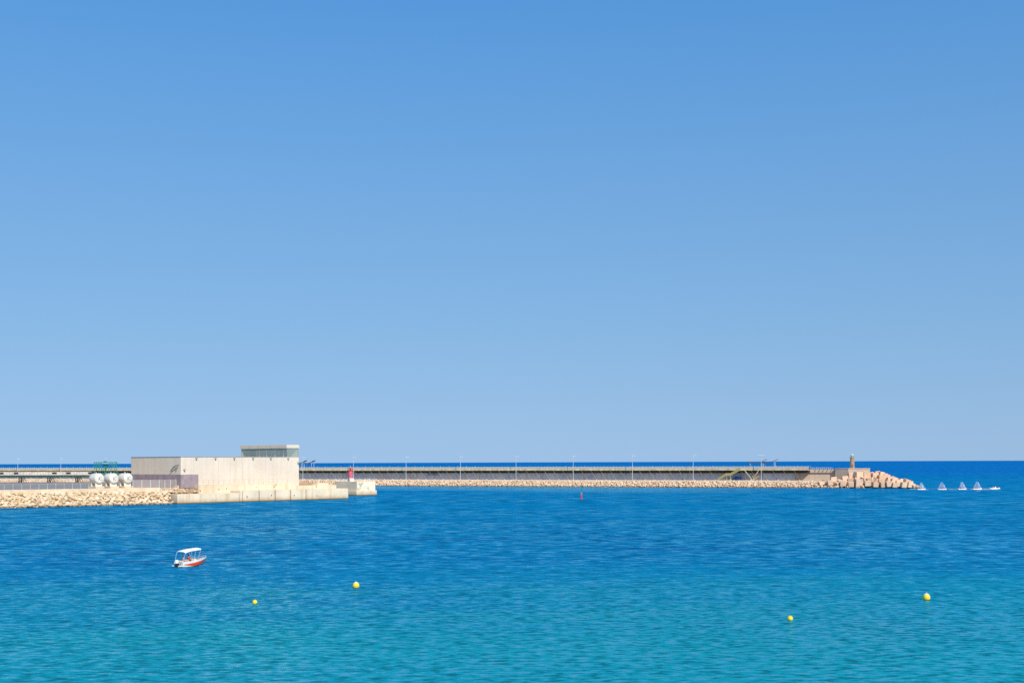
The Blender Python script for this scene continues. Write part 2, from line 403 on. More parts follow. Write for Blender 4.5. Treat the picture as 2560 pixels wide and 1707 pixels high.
upbox(sLU, sR0, 2.5, ZU, tU, tU+3.4, 'upper_wall', M['quay'], qw)
upbox(sR0+.01, sR1, 2.5, ZU-.75, tU+.02, tU+3.4, 'upper_wall', M['quay'], qw)
upbox(sR1+.01, sR2, 2.5, ZU, tU-.35, tU+3.4, 'parapet_block', M['quay'], qw)
upbox(sR2+.01, sR3, 2.5, ZU-.75, tU-.1, tU+3.2, 'parapet_block', M['quay'], qw)
upbox(sR0-.5, sR1+2, 3, ZU+.05, tU+3.42, tU+3.9, 'back_parapet', M['rusty'], qw)
upbox(s2-8, s2+6, 2, ZU-.35, tU+3.9, tB+6, 'apron', M['quay_top'], qw)
upbox(sLU-6, s2-8, 2, ZU-.02, tU+3.45, tB+3, 'apron', M['quay_top'], qw)
upbox(sLU-8.5, sLU-.02, 2.6, 4.6, tU+1.0, tU+1.5, 'stub_wall', M['rusty'], qw)
# weep holes and small bits on the walls
m = MB()
for px, t0, z in ((547, tU, 4.5), (500, tU, 4.3), (566, tU, 4.9), (640, tU, 4.9), (685, tU, 5.0), (617, 0, 1.9), (678, 0, 2.0), (735, 0, 2.1), (792, 0, 1.7), (690, tU, 5.4), (790, tU, 4.6)):
    m.box((Q.s_at(px, t0), t0-.03 if t0 else -.05, z+random.uniform(-.3, .3)), (random.uniform(.2, .35), .12, random.uniform(.3, .65)))
m.build('drain_hole', M['joint'], qw)
# rough ledge line
# ------------------------------------------------------------------ big building
BL = s2-s1
bd = thing('harbour_building', 'large windowless pale concrete building with a glazed storey on its right end', 'building', Q.p(s1, tB, ZU), Q.rot())
zr = 15.5-ZU
m = MB(); m.box((BL/2, DB/2, zr/2-.5), (BL, DB, zr+1)); m.build('walls', M['wall'], bd)
m = MB(); cw = Q.s_at(496, tB-.15)-s1; zc = 9.62-ZU
m.hull8([(-.12, -.12, -.9), (cw, -.12, -.9), (cw, 0, -.9), (0, 0, -.9)], [(-.12, -.12, zc), (cw, -.12, zc), (cw, 0, zc), (0, 0, zc)])
m.hull8([(-.12, -.12, -.9), (0, 0, -.9), (0, DB, -.9), (-.12, DB, -.9)], [(-.12, -.12, zc), (0, 0, zc), (0, DB, zc), (-.12, DB, zc)])
m.build('cladding', M['clad'], bd)
upbox(-.1, Q.s_at(717, tB)-s1-.05, zr, zr+.22, -.08, DB+.1, 'roof_edge', M['coping'], bd, 0)
JS = plain('joint shade', (.5, .43, .34), .9)
for k in range(1, 10): m = MB(); m.box((BL*k/10, -.012, zr/2), (.05, .03, zr-.1)); m.build('panel_joint', JS, bd)
for k in range(1, 4): m = MB(); m.box((-.012, DB*k/4, (zr+zc)/2), (.03, .06, zr-zc)); m.build('panel_joint', JS, bd)
DG = DB*.905
# glazed storey
x0 = Q.s_at(717, tB)-s1; gw = BL-x0; zt = zr+4.55
gz = MB(); gz.box((x0+gw/2, DG/2, zt-.62), (gw+.3, DG+.3, 1.24)); top_o = gz.build('glazed_storey', M['fascia'], bd, bevel=.03)
m = MB()
m.face([(x0+.25, .2, zr+.05), (x0+gw-.2, .2, zr+.05), (x0+gw-.2, .2, zt-1.2), (x0+.25, .2, zt-1.2)]); m.build('pane', M['glass'], top_o)
npn = 6
for k in range(npn):
    ya = .25+(DG-.5)*k/npn; yb = .25+(DG-.5)*(k+1)/npn-.06
    m = MB(); m.face([(x0+.2, ya, zr+.05), (x0+.2, yb, zr+.05), (x0+.2, yb, zt-1.2), (x0+.2, ya, zt-1.2)]); m.build('pane', M['glass'], top_o)
m = MB()
for k in range(npn+1): m.box((x0+.2, .22+(DG-.5)*k/npn, zr+1.68), (.12, .1, 3.3))
m.box((x0+.2, DG/2, zr+.1), (.2, DG, .2)); m.box((x0+gw/2, .2, zr+.1), (gw-.2, .2, .2))
m.box((x0+.3, .25, zr+1.68), (.25, .2, 3.3)); m.box((x0+gw-.2, .25, zr+1.68), (.3, .3, 3.3))
m.build('window_frame', M['coping'], top_o)
m = MB(); m.box((x0+gw/2+1.2, DG*.55, zr+1.6), (gw*.4, DG*.5, 3.2)); m.box((x0+gw-.35, DG/2, zr+1.6), (.3, DG-.6, 3.2)); m.box((x0+gw/2, DG-.3, zr+1.6), (gw-.8, .3, 3.2)); m.build('inner_wall', M['wall'], top_o)
for yy in (3.5, 8.5, 13.5, 18): m = MB(); m.tube((x0+1.2, yy, zr), (x0+1.2, yy, zt-1.2), .22, seg=10); m.build('column', M['white'], top_o)
# floodlights on the walls
def flood(px, py, t=None):
    s = Q.s_at(px, tB)-s1; z = zat(px, py, Q.p(s+s1, tB))-ZU
    m = MB(); m.tube((s, 0, z+.1), (s+.25, -.7, z+.25), .07); m.box((s+.3, -.7, z+.15), (.5, .4, .3)); m.build('floodlight', M['coping'], bd)
for px in (487.5, 535.5, 582.5, 629.5, 674, 717.5): flood(px, 1145.8)
flood(457.5, 1174.5); flood(742.5, 1156.5)
# curved arm on the left wall
m = MB(); pts = []
for k in range(9):
    a = k/8; pts.append((-.5-.15*math.sin(a*3.14), 2.0+4.6*(1-a)-1.2, 4.75+2.2*(1-(1-a)**1.8)))
m.path(pts, .2, 8); m.path([(-.6, 1.4, 6.0), (-.65, 1.0, 6.9), (-.5, .6, 7.05)], .16, 8); m.path([(-.5, 3.4, 6.0), (-.5, 2.6, 6.5), (-.5, 2.2, 6.6)], .12, 8)
m.build('curved_arm', M['coping'], bd, smooth=True)

# ------------------------------------------------------------------ railings and fences near the building
def fence(name, label, P, posts, h, mats, rails=(1.0,), panel=None, rp=.045, group=None, cat='fence'):
    """P: list of world points; posts stand every `posts` metres"""
    o = P[0]; t = thing(name, label, cat, o, 0, group)
    pl = MB(); pn = MB()
    for a, b in zip(P[:-1], P[1:]):
        n = max(1, round((b-a).length/posts))
        for k in range(n + (1 if b is P[-1] else 0)):
            q = a.lerp(b, k/n)-o; m = MB(); hh = h*random.uniform(.97, 1.05); m.tube(q, q+Vector((random.uniform(-.02, .02), 0, hh)), rp, seg=6); m.build('post', mats[0], t)
        for r in rails: pl.tube(a-o+Vector((0, 0, h*r)), b-o+Vector((0, 0, h*r)), rp*.42, seg=5)
        if panel: pn.face([a-o+Vector((0, 0, .1)), b-o+Vector((0, 0, .1)), b-o+Vector((0, 0, h*.97)), a-o+Vector((0, 0, h*.97))])
    if rails: pl.build('rail', mats[0], t)
    if panel: pn.build('mesh_panel', panel, t)
    return t
M['railsteel'] = plain('weathered rail steel', (.4, .35, .3), .5, .2)
fence('quay_railing', 'thin steel railing along the top of the quay wall before the big building', [Q.p(sLU, tU+.3, ZU), Q.p(sR0, tU+.3, ZU)], 2.15, 1.75, [M['railsteel']], (1, .5), None, .04, cat='railing')
fence('mesh_fence', 'see-through mesh fence in front of the mauve strip of the building, beside the tanks',
      [RV.p(RV.s_at(332, 9.5), 9.5, ZG), RV.p(RV.s_at(398, 9.5), 9.5, ZG), Q.p(Q.s_at(440, tU+5), tU+5, ZG), Q.p(sLU+.2, tU+4, ZG)], 2.9, 2.9, [M['white']], (1, .04), M['mesh'], .06)
fence('wire_fence', 'white posts of a wire fence along the bank left of the tanks', [RV.p(-12, 9.3, ZG), RV.p(RV.s_at(222, 9.3), 9.3, ZG)], 2.6, 2.1, [M['pale_post']], (.97,), None, .055)
m = MB()
a0, a1 = -60, RV.s_at(400, 7.2)
m.box(((a0+a1)/2, 7.4, ZG-.25), (a1-a0, .8, 1.3), Matrix.Identity(4))
pw = m.build('bank_parapet', M['quay_top'], None, bevel=.05); pw.matrix_world = RV.mat(0, 0, 0)
tag(pw, 'low sandy concrete parapet on top of the boulder bank below the tanks', 'parapet')

# ------------------------------------------------------------------ tanks
def text_mesh(body, size, ext):
    c = bpy.data.curves.new('letters', 'FONT'); c.body = body; c.size = size; c.extrude = ext; c.align_x = 'CENTER'; c.align_y = 'CENTER'; c.space_character = .8
    o = bpy.data.objects.new('letters', c); COL.objects.link(o)
    dg = bpy.context.evaluated_depsgraph_get(); me = bpy.data.meshes.new_from_object(o.evaluated_get(dg))
    bpy.data.objects.remove(o); return me
TR, TL = 1.66, 3.6
def tank(px, py, label):
    t0 = 12.0
    q = RV.p(RV.s_at(px, t0), t0); z = zat(px, py, q)
    t = thing('storage_tank', label, 'tank', atz(q, ZG), Q.rot(), 'white pressure tanks on plinths')
    # local y runs back into the quay
    ax = Matrix.Translation((0, 0, z-ZG)) @ Matrix.Rotation(-math.pi/2, 4, 'X')
    prof = [(TR*math.cos(a), -.55*math.sin(a)) for a in [math.pi/2*(1-k/8) for k in range(9)]]
    prof = [(r, y) for r, y in prof] + [(TR, TL)] + [(TR*math.cos(a), TL+.55*math.sin(a)) for a in [math.pi/2*k/8 for k in range(1, 9)]]
    m = MB(); m.lathe(prof, ax, 40); sh = m.build('shell', M['tank'], t, smooth=True)
    m = MB(); m.lathe([(TR+.02, .02), (TR+.03, .04), (TR+.03, .12), (TR+.02, .14)], ax, 40); m.build('weld_band', M['tank'], sh)
    m = MB(); m.box((0, 2.0, .5), (3.1, 4.8, 1.0)); m.build('plinth', M['quay_top'], t, bevel=.05)
    for y in (.6, 3.2):
        m = MB(); zz = z-ZG
        n = 10; lo_ = [(-1.2, y-.2, 1.0), (1.2, y-.2, 1.0)]
        arc = [(1.2*math.cos(a), zz-TR*.99*math.cos(math.asin(max(-1, min(1, 1.2*math.cos(a)/TR))))) for a in [math.pi*k/n for k in range(n+1)]]
        f = [(-1.2, 1.0), (1.2, 1.0)] + arc
        m.hull8([(x, y-.18, z_) for x, z_ in f], [(x, y+.18, z_) for x, z_ in f]); m.build('saddle', M['tank'], t)
    for x, y, h_, r_ in ((-.5, 1.5, .4, .09), (.3, 2.3, .35, .14), (.3, .9, .3, .06)):
        m = MB(); m.tube((x, y, z-ZG+math.sqrt(TR*TR-x*x)-.05), (x, y, z-ZG+TR+h_), r_); m.build('valve', M['galv'], t)
    me = text_mesh('IC', 1.45, .1); me.materials.append(M['grey'])
    o = link('lettering', me, t); o.rotation_euler = (math.pi/2, 0, 0); o.location = (-.05, -.5, z-ZG-.05)
    return t
tank(248.5, 1195.8, 'white pressure tank lettered IC, leftmost of the three by the building')
tank(285, 1195.6, 'white pressure tank lettered IC, standing between two others')
tank(320.5, 1195.2, 'white pressure tank lettered IC, nearest the wall of the big building')

# ------------------------------------------------------------------ green loading frame
gp = Vector(((264-1280)/F*500, 500, ZG)); gt = thing('loading_frame', 'green steel loading frame rising behind the white tanks', 'steel frame', gp, R(6))
hx, hy, ht = 3.9, 2.0, zat(264, 1154.6, gp)-ZG
for x in (-hx, hx):
    for y in (-hy, hy):
        m = MB(); m.box((x, y, ht/2), (.22, .22, ht)); m.build('column', M['green'], gt)
m = MB()
for y in (-hy, hy):
    m.box((0, y, ht-.15), (2*hx, .26, .28)); m.box((0, y, ht-2.2), (2*hx, .18, .2)); m.box((0, y, 4.6), (2*hx, .25, .3))
for x in (-hx, 0, hx): m.box((x, 0, ht-.17), (.25, 2*hy, .3))
m.build('beam', M['green'], gt)
for y in (-hy, hy):
    for a_, b_, r_ in (((-hx, y, ht-2.1), (-hx+2, y, ht-.3), .1), ((hx, y, ht-2.1), (hx-2, y, ht-.3), .1), ((-1.6, y, ht-4), (-2.4, y, ht-.4), .12), ((1.4, y, ht-4), (2.2, y, ht-.4), .12)):
        m = MB(); m.tube(a_, b_, r_); m.build('brace', M['green'], gt)
m = MB(); m.hull8([(-.35, -.35, ht-2.6), (.35, -.35, ht-2.6), (.35, .35, ht-2.6), (-.35, .35, ht-2.6)], [(-.8, -.8, ht-.9), (.8, -.8, ht-.9), (.8, .8, ht-.9), (-.8, .8, ht-.9)]); m.build('hopper', M['green'], gt)
m = MB(); m.tube((0, 0, ht-2.6), (.2, 0, ht-6.5), .32, seg=10); m.build('chute', M['green'], gt)
m = MB(); m.box((-.2, 0, ht+.2), (.9, .8, .42)); m.build('motor_box', M['green'], gt)

# ------------------------------------------------------------------ conveyor gallery at the far left
cx0, cx1, cY = -60, 224, 572.0
X0, X1 = (cx0-1280)/F*cY, (cx1-1280)/F*cY
gp = Vector((X0, cY, ZG)); gt = thing('conveyor_gallery', 'long pale panelled conveyor gallery on dark green truss legs at the far left', 'conveyor', gp, 0)
Lg = X1-X0; zb, z1, z2 = 7.45, 8.35, 9.85
m = MB(); m.box((Lg/2, 1.5, (z1+z2)/2-ZG), (Lg, 3, z2-z1), mi=0); k = 0.0
while k < Lg: m.box((k, -.03, (z1+z2)/2-ZG), (.09, .08, z2-z1), mi=1); k += 1.25
m.build('gallery', [M['panel'], plain('seam', (.4, .34, .3))], gt)
for px in (3, 40, 136, 171, 228-2):
    s = (px-1280)/F*cY-X0; m = MB(); m.box((s, -.02, z1+.85-ZG), (2.0, .1, .75)); m.build('opening', M['black'], gt)
m = MB()
for y in (.1, 2.9):
    m.box((Lg/2, y, zb+.12-ZG), (Lg, .3, .34)); m.box((Lg/2, y, z1-.13-ZG), (Lg, .3, .3))
    k = 0.0
    while k < Lg-1.4:
        m.tube((k, y, zb+.1-ZG), (k+.75, y, z1-.1-ZG), .09, seg=5); m.tube((k+.75, y, z1-.1-ZG), (k+1.5, y, zb+.1-ZG), .09, seg=5); k += 1.5
m.build('truss', M['dkgreen'], gt)
for px in (-26, 47, 119, 189):
    s = (px-1280)/F*cY-X0; m = MB()
    for y in (.2, 2.8):
        m.box((s, y, (zb-ZG)/2), (.4, .35, zb-ZG)); m.tube((s+2.4, y, 0), (s+1.3, y, zb-ZG), .12); m.tube((s+.2, y, .2), (s+1.3, y, zb-ZG), .1)
    m.box((s+1.2, 1.5, 1.4), (2.2, .12, .12)); m.build('trestle', M['black'], gt)

# ------------------------------------------------------------------ jetty
SE = J.s_at(2030); SL = -345.0
ZJ = 3.4; TK, TW, TD = 5.4, 15.0, 10.4                      # kerb, wall face and deck edge, measured back from the waterline
j = MB()
sect = [(-.8, -1.5), (4.6, 2.9), (5.2, ZJ), (34, ZJ), (46, -1.5)]
for (t0, z0), (t1, z1) in zip(sect[:-1], sect[1:]): j.face([J.p(SL, t0, z0), J.p(SE+40, t0, z0), J.p(SE+40, t1, z1), J.p(SL, t1, z1)])
tag(j.build('jetty_ground', M['ground']), 'rubble and concrete ground of the long jetty', 'ground', kind='structure')
kb = MB(); kb.box((( SL+SE)/2, TK+.3, ZJ+.04), (SE-SL, .6, .5), Matrix.Identity(4)); kbo = kb.build('kerb', M['kerb'], None, bevel=.03); kbo.matrix_world = J.mat(0, 0, 0)
tag(kbo, 'pale concrete kerb along the top of the jetty rubble', 'kerb', kind='structure')

jw = thing('jetty_wall', 'long shaded painted wall of the jetty with an overhanging ochre walkway', 'sea wall', J.p(0, 0, ZJ), J.rot())
s_end = J.s_at(2021, TD); s_wall = J.s_at(2100, TW)
ZD = 9.1-ZJ
def jbox(a, b, t0, t1, z0, z1, name, mt, bev=0, par=None):
    m = MB(); m.box(((a+b)/2, (t0+t1)/2, (z0+z1)/2), (b-a, t1-t0, z1-z0)); return m.build(name, mt, par or jw, bevel=bev)
s_mid_ = J.s_at(1986, TW)
jbox(SL, s_mid_, TW, TW+4, -1, ZD-.45, 'wall', M['seawall'])
jbox(s_mid_+.03, s_wall, TW+.01, TW+4, -1, ZD-.45, 'wall', M['bastion'])['label'] = 'unpainted pinkish end of the wall'
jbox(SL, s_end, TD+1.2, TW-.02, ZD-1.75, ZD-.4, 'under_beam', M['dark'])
jbox(SL, s_end, TD+.15, TW+4.2, ZD-.39, ZD-.02, 'deck', M['deckedge'])
jbox(SL, s_end+.1, TD, TD+.14, ZD-.35, ZD+.62, 'edge_beam', M['deckedge'])
jbox(s_end+.12, s_wall, TW-.8, TW+4.3, ZD-1.6, ZD+.1, 'parapet', M['bastion'], .05)
m = MB()
for k in range(7):
    s = s_end+2+k*(s_wall-s_end-3)/6; m.hull8([(s, TW-.82, ZD-1.55), (s+.35, TW-.82, ZD-1.55), (s+.35, TW-.79, ZD-1.55), (s, TW-.79, ZD-1.55)], [(s+.9, TW-1.3, ZD), (s+1.25, TW-1.3, ZD), (s+1.25, TW-.79, ZD), (s+.9, TW-.79, ZD)])
m.build('corbel', M['rusty'], jw)
# struts that carry the walkway
m = MB(); a = Vector((0, TD+.3, ZD-.45))
m.tube(a, (2.2, TW-1.2, .25), .07, seg=6); m.tube(a, (-1.1, TW-.1, 1.9), .06, seg=6); m.tube(a+Vector((0, 0, -.3)), (.1, TW-.1, ZD-1.9), .07, seg=6); m.tube(a, (1.0, TW-1.0, ZD-2.4), .06, seg=6)
br_me = m.build('bracket', M['strut'], jw).data
m = MB(); m.box((2.2, TW-1.2, .2), (.6, .6, .5)); ft_me = m.build('footing', M['kerb'], jw).data
first = True
s = J.s_at(1985, TD)
while s > SL+5:
    q = J.p(s, TD); px = 1280+F*q.x/q.y
    if not (335 < px < 735) and not (1790 < px < 1850):
        if not first:
            bo = link('bracket', br_me, jw); fo = link('footing', ft_me, jw)
        else:
            bo = [c for c in jw.children if c.name.startswith('bracket')][0]; fo = [c for c in jw.children if c.name.startswith('footing')][0]; first = False
        bo.location = (s, 0, 0); fo.location = (s, 0, 0)
    s -= 5.5 if px > 300 else 11.0
# V support by the stairs
m = MB(); v0 = J.s_at(1879, TD); va = J.s_at(1861, TD); vb = J.s_at(1896, TD)
for s_, y in ((va, TD+.4), (vb, TD+.4)): m.tube((v0, TD+1, .3), (s_, y, ZD-.4), .3, seg=8)
for s_ in (va, vb): m.tube((v0+.6, TD+1.1, .3), (s_+3, TW-.5, ZD-.4), .2, seg=8)
m.build('v_support', plain('sand painted steel', (.48, .4, .22), .5), jw)
m = MB(); m.box((v0, TD+1, .3), (1.5, 1.2, .9)); m.build('v_footing', M['kerb'], jw)
# sign board on the wall
sa, sb2 = J.s_at(1068, TW), J.s_at(1095, TW); zt = zat(1080, 1182, J.p(sa, TW)); zb = zat(1080, 1188.6, J.p(sa, TW))
sg = thing('sign_board', 'pale blue rectangular board fixed to the jetty wall', 'sign', J.p((sa+sb2)/2, TW-.12, zb), J.rot())
m = MB(); m.box((0, 0, (zt-zb)/2), (sb2-sa, .1, zt-zb)); m.build('board', M['signboard'], sg, bevel=.02)
m = MB(); m.box((0, -.06, (zt-zb)*.70), ((sb2-sa)*.86, .03, .22)); m.box((0, -.06, (zt-zb)*.35), ((sb2-sa)*.86, .03, .22)); m.build('print', M['signline'], sg)

# railing of the walkway
rl = thing('walkway_railing', 'ochre mesh railing with pale posts along the top of the jetty walkway', 'railing', J.p(0, TD+.07, ZJ+ZD+.6), J.rot())
m = MB(); m.face([(SL, 0, 0), (s_end, 0, 0), (s_end, 0, 1.0), (SL, 0, 1.0)]); m.build('mesh_panel', M['yellowmesh'], rl)
m = MB(); m.box(((SL+s_end)/2, 0, 1.03), (s_end-SL, .12, .1)); m.box(((SL+s_end)/2, 8.0, .9), (s_end-SL, .1, .1)); m.build('rail', M['post'], rl)
m = MB(); m.box((0, 0, .55), (.16, .16, 1.35)); pm = m.build('post', M['post'], rl); pm.location.x = s_end
s = s_end-1.83; n = 1; rest = MB()
while s > SL:
    big = 1.35 if n % 3 == 0 else 1.0
    if n < 100:
        o = link('post', pm.data, rl); o.location.x = s; o.scale.z = 1.15 if n % 3 == 0 else 1.0
    else:
        q = J.p(s, TD); px = 1280+F*q.x/q.y
        if not (335 < px < 735): rest.box((s, 0, .55*big), (.16, .16, 1.2*big))
    s -= 1.83; n += 1
tag(rest.build('post_row', M['post'], rl), kind='stuff')
fr = thing('parapet_railing', 'low pale railing on the jetty parapet left of the stone lighthouse', 'railing', J.p(s_end, TW-.7, ZJ+ZD+.1), J.rot())
for k in range(12):
    m = MB(); m.box((.5+k*(s_wall-s_end-4)/11, 0, .5), (.14, .14, 1.1+.25*(k % 3 == 0))); m.build('post', M['post'], fr)
m = MB(); m.box(((s_wall-s_end-4)/2, 0, .95), (s_wall-s_end-4, .1, .1)); m.box(((s_wall-s_end-4)/2, 0, .5), (s_wall-s_end-4, .08, .08)); m.build('rail', M['post'], fr)

# staircase
def jl(px, py, t):
    s = J.s_at(px, t); return Vector((s, t, zat(px, py, J.p(s, t))-ZJ))
tS = TD-1.6
P0, P1, P2, P3 = jl(1794, 1199.3, tS), jl(1815, 1188, tS), jl(1826, 1187.7, tS), jl(1848, 1174.8, tS)
P0.z = .1; P1.z = P2.z = max(P1.z, P2.z)
st = thing('staircase', 'ochre steel staircase climbing from the jetty road to the walkway', 'staircase', J.p(P0.x, tS, ZJ), J.rot())
def off(p, y=0.0, z=0.0): return Vector((p.x-P0.x, y, p.z+z))
for a, b in ((P0, P1), (P2, P3)):
    m = MB()
    for y in (0, 1.3): m.hull8([off(a, y-.06, -.28), off(a, y+.06, -.28), off(b, y+.06, -.28), off(b, y-.06, -.28)], [off(a, y-.06, .12), off(a, y+.06, .12), off(b, y+.06, .12), off(b, y-.06, .12)])
    n = 12
    for k in range(n): c = off(a).lerp(off(b), (k+.5)/n); m.box((c.x, .65, c.z), (.34, 1.25, .05))
    m.build('flight', M['ochre'], st)
m = MB(); a, b = off(P1), off(P2); m.box(((a.x+b.x)/2, .65, a.z-.1), (b.x-a.x, 1.4, .26)); m.build('landing', M['deckedge'], st)
m = MB(); c = off(P3); m.box((c.x+.9, .9, c.z-.05), (2.0, 1.9, .26)); m.build('landing', M['deckedge'], st)
m = MB(); pn = MB()
for y in (-.03, 1.33):
    for a, b in ((P0, P1), (P1, P2), (P2, P3)):
        m.tube(off(a, y, 1.1), off(b, y, 1.1), .06, seg=6); m.tube(off(a, y, .6), off(b, y, .6), .04, seg=6)
        n = max(2, int((b-a).length/1.4))
        for k in range(n+1): q = off(a).lerp(off(b), k/n); m.tube((q.x, y, q.z), (q.x, y, q.z+1.12), .055, seg=6)
        pn.face([off(a, y, .15), off(b, y, .15), off(b, y, 1.05), off(a, y, 1.05)])
m.build('handrail', M['ochre'], st); pn.build('mesh_panel', mesh_mat('ochre stair mesh', (.45, .38, .16), .45), st)
m = MB(); a = off(P1); b = off(P2)
for x in (a.x+.2, b.x-.1): m.tube((x, .1, 0), (x, .1, a.z), .12); m.tube((x, 1.2, 0), (x, 1.2, a.z), .12)
m.build('support', M['ochre'], st)
m = MB(); m.box((b.x, .1, .35), (.9, .8, .7)); m.box((.4, .6, .05), (1.4, 1.8, .5)); m.build('footing', M['kerb'], st)

# dark blue van under the stairs
sv_ = J.s_at(1843, 13.0)
vn = thing('parked_van', 'dark blue van parked in the shade under the walkway beside the staircase', 'van', J.p(sv_, 13.0, ZJ), J.rot())
prof = [(-2.1, .35), (-2.15, 1.0), (-1.75, 1.15), (-1.2, 1.85), (-.8, 2.0), (1.8, 2.0), (2.1, 1.7), (2.15, .45), (1.9, .32)]
m = MB(); m.hull8([(x, -.85, z) for x, z in prof], [(x, .85, z) for x, z in prof]); m.build('body', M['bluepaint'], vn, bevel=.08, smooth=True)
m = MB()
for x0_, x1_ in ((-1.35, -.35), (-.25, .75), (.85, 1.85)): m.face([(x0_+(.25 if x0_ < -1 else 0), -.862, 1.25), (x1_, -.862, 1.25), (x1_, -.862, 1.8), (x0_+(.55 if x0_ < -1 else 0), -.862, 1.8)])
m.build('side_window', plain('dark window', (.03, .04, .05), .1, spec=.8), vn)
for x in (-1.35, 1.4):
    for y in (-.78, .78):
        m = MB(); m.lathe([(.1, -.1), (.34, -.1), (.36, 0), (.34, .1), (.1, .1)], Matrix.Translation((x, y, .36)) @ Matrix.Rotation(math.pi/2, 4, 'X'), 18); wl = m.build('wheel', M['black'], vn, smooth=True)
        m = MB(); m.lathe([(.02, -.12), (.2, -.12), (.2, .12), (.02, .12)], Matrix.Translation((x, y, .36)) @ Matrix.Rotation(math.pi/2, 4, 'X'), 14); m.build('rim', M['galv'], wl)
for y in (-.6, .6): m = MB(); m.box((-2.12, y, .85), (.12, .3, .16)); m.build('headlight', M['white'], vn, bevel=.02)

# ------------------------------------------------------------------ canopies on the walkway
def canopy(pxa, pya, pxm, pym, pxb, pyb, t, depth, label, posts):
    sa = J.s_at(pxa, t); q = J.p(sa, t); o = thing('shade_canopy', label, 'canopy', J.p(sa, t, ZJ+ZD), J.rot(), 'curved canopies on the jetty walkway')
    def lc(px, py): s_ = J.s_at(px, t); return (s_-sa, zat(px, py, J.p(s_, t))-ZJ-ZD)
    A, Mi, B = lc(pxa, pya), lc(pxm, pym), lc(pxb, pyb)
    up = []; n = 14
    for k in range(n+1):
        u = k/n; up.append(((1-u)**2*A[0]+2*u*(1-u)*(2*Mi[0]-.5*A[0]-.5*B[0])+u*u*B[0], (1-u)**2*A[1]+2*u*(1-u)*(2*Mi[1]-.5*A[1]-.5*B[1])+u*u*B[1]))
    m = MB(); prof = [(x, z+.1) for x, z in up] + [(x, z-.1) for x, z in up[::-1]]
    for (p, q_) in zip(range(n), range(1, n+1)):
        a, b = up[p], up[q_]
        m.add([(a[0], 0, a[1]-.1), (b[0], 0, b[1]-.1), (b[0], depth, b[1]+.15), (a[0], depth, a[1]+.15), (a[0], 0, a[1]+.1), (b[0], 0, b[1]+.1), (b[0], depth, b[1]+.35), (a[0], depth, a[1]+.35)], [(0, 1, 5, 4), (3, 7, 6, 2), (0, 3, 2, 1), (4, 5, 6, 7)])
    m.build('roof_sheet', M['canopy'], o)
    for px in posts:
        s_ = J.s_at(px, t)-sa
        zt_ = min(up, key=lambda p: abs(p[0]-s_))[1]
        for y in (.3, depth-.3):
            m = MB(); m.tube((s_, y, 0), (s_, y, zt_+.05), .13, seg=8); m.build('post', M['galv'], o)
canopy(1870.5, 1155.4, 1893, 1156.4, 1914, 1148.8, TD+1.2, 3.2, 'dark curved canopy left of the pair beside the lamp post near the staircase', (1875, 1904.5))
canopy(1905, 1155.8, 1924, 1155.4, 1941.5, 1148.3, TD+1.2, 3.2, 'dark curved canopy right of the pair near the staircase, upswept to the right', (1908.5, 1935))
canopy(732, 1157.5, 748, 1157.2, 761.5, 1151.6, TD+1.2, 3.2, 'dark curved canopy half hidden by the right end of the big building', (752.5,))
canopy(756, 1157.8, 770, 1157.2, 782.5, 1151.4, TD+1.2, 3.2, 'dark curved canopy fully seen just right of the big building', (760, 778))

# ------------------------------------------------------------------ lamp posts
def lamp(px, label, first=[None], double=False, arm=1.7):
    s_ = J.s_at(px, TK+.9); q = J.p(s_, TK+.9, ZJ)
    if first[0] is None or double:
        t = thing('street_lamp', label, 'lamp post', q, J.rot(), 'lamp posts along the jetty')
        m = MB(); m.box((0, 0, .25), (.5, .5, .5)); m.build('base', M['kerb'], t, bevel=.03)
        m = MB(); m.tube((0, 0, .5), (0, 0, 13.4), .17, .1, 10); m.tube((0, 0, 13.4), (0, 0, 14.9), .05, .02, 6); m.build('pole', M['galv'], t, smooth=True)
        m = MB(); m.tube((-.3, 0, 13.1), (1.7, 0, 13.2), .06, seg=6)
        if double: m.tube((0, 0, 13.15), (-1.5, 0, 13.2), .06, seg=6)
        ar = m.build('arm', M['white'], t)
        m = MB(); m.box((1.35, 0, 13.16), (.9, .32, .16))
        if double: m.box((-1.1, 0, 13.16), (.9, .32, .16))
        m.box((.1, 0, 13.15), (.45, .3, .24)); m.build('lamp_head', M['white'], ar, bevel=.04)
        if not double: first[0] = t
        return t
    return dup(first[0], q, J.rot(), label)
for px, lb in ((44.5, 'white lamp post at the far left, over the conveyor gallery'), (152, 'white lamp post over the conveyor gallery, nearer the green frame'),
               (263, 'white lamp post showing through the green loading frame'), (757, 'white lamp post right beside the big building and its curved canopies'),
               (883.5, 'white lamp post rising behind the red and white beacon'), (1015, 'white lamp post left of the pale board on the jetty wall'),
               (1151, 'white lamp post next right of the pale board on the jetty wall'), (1290, 'white lamp post midway between the pale board and the red channel buoy'),
               (1433, 'white lamp post nearest above the small red channel buoy'), (1581, 'white lamp post left of the walker in pink on the walkway'),
               (1733, 'white lamp post left of the ochre staircase')): lamp(px, lb)
lamp(1903, 'white double-armed lamp post in front of the canopies right of the staircase', double=True)

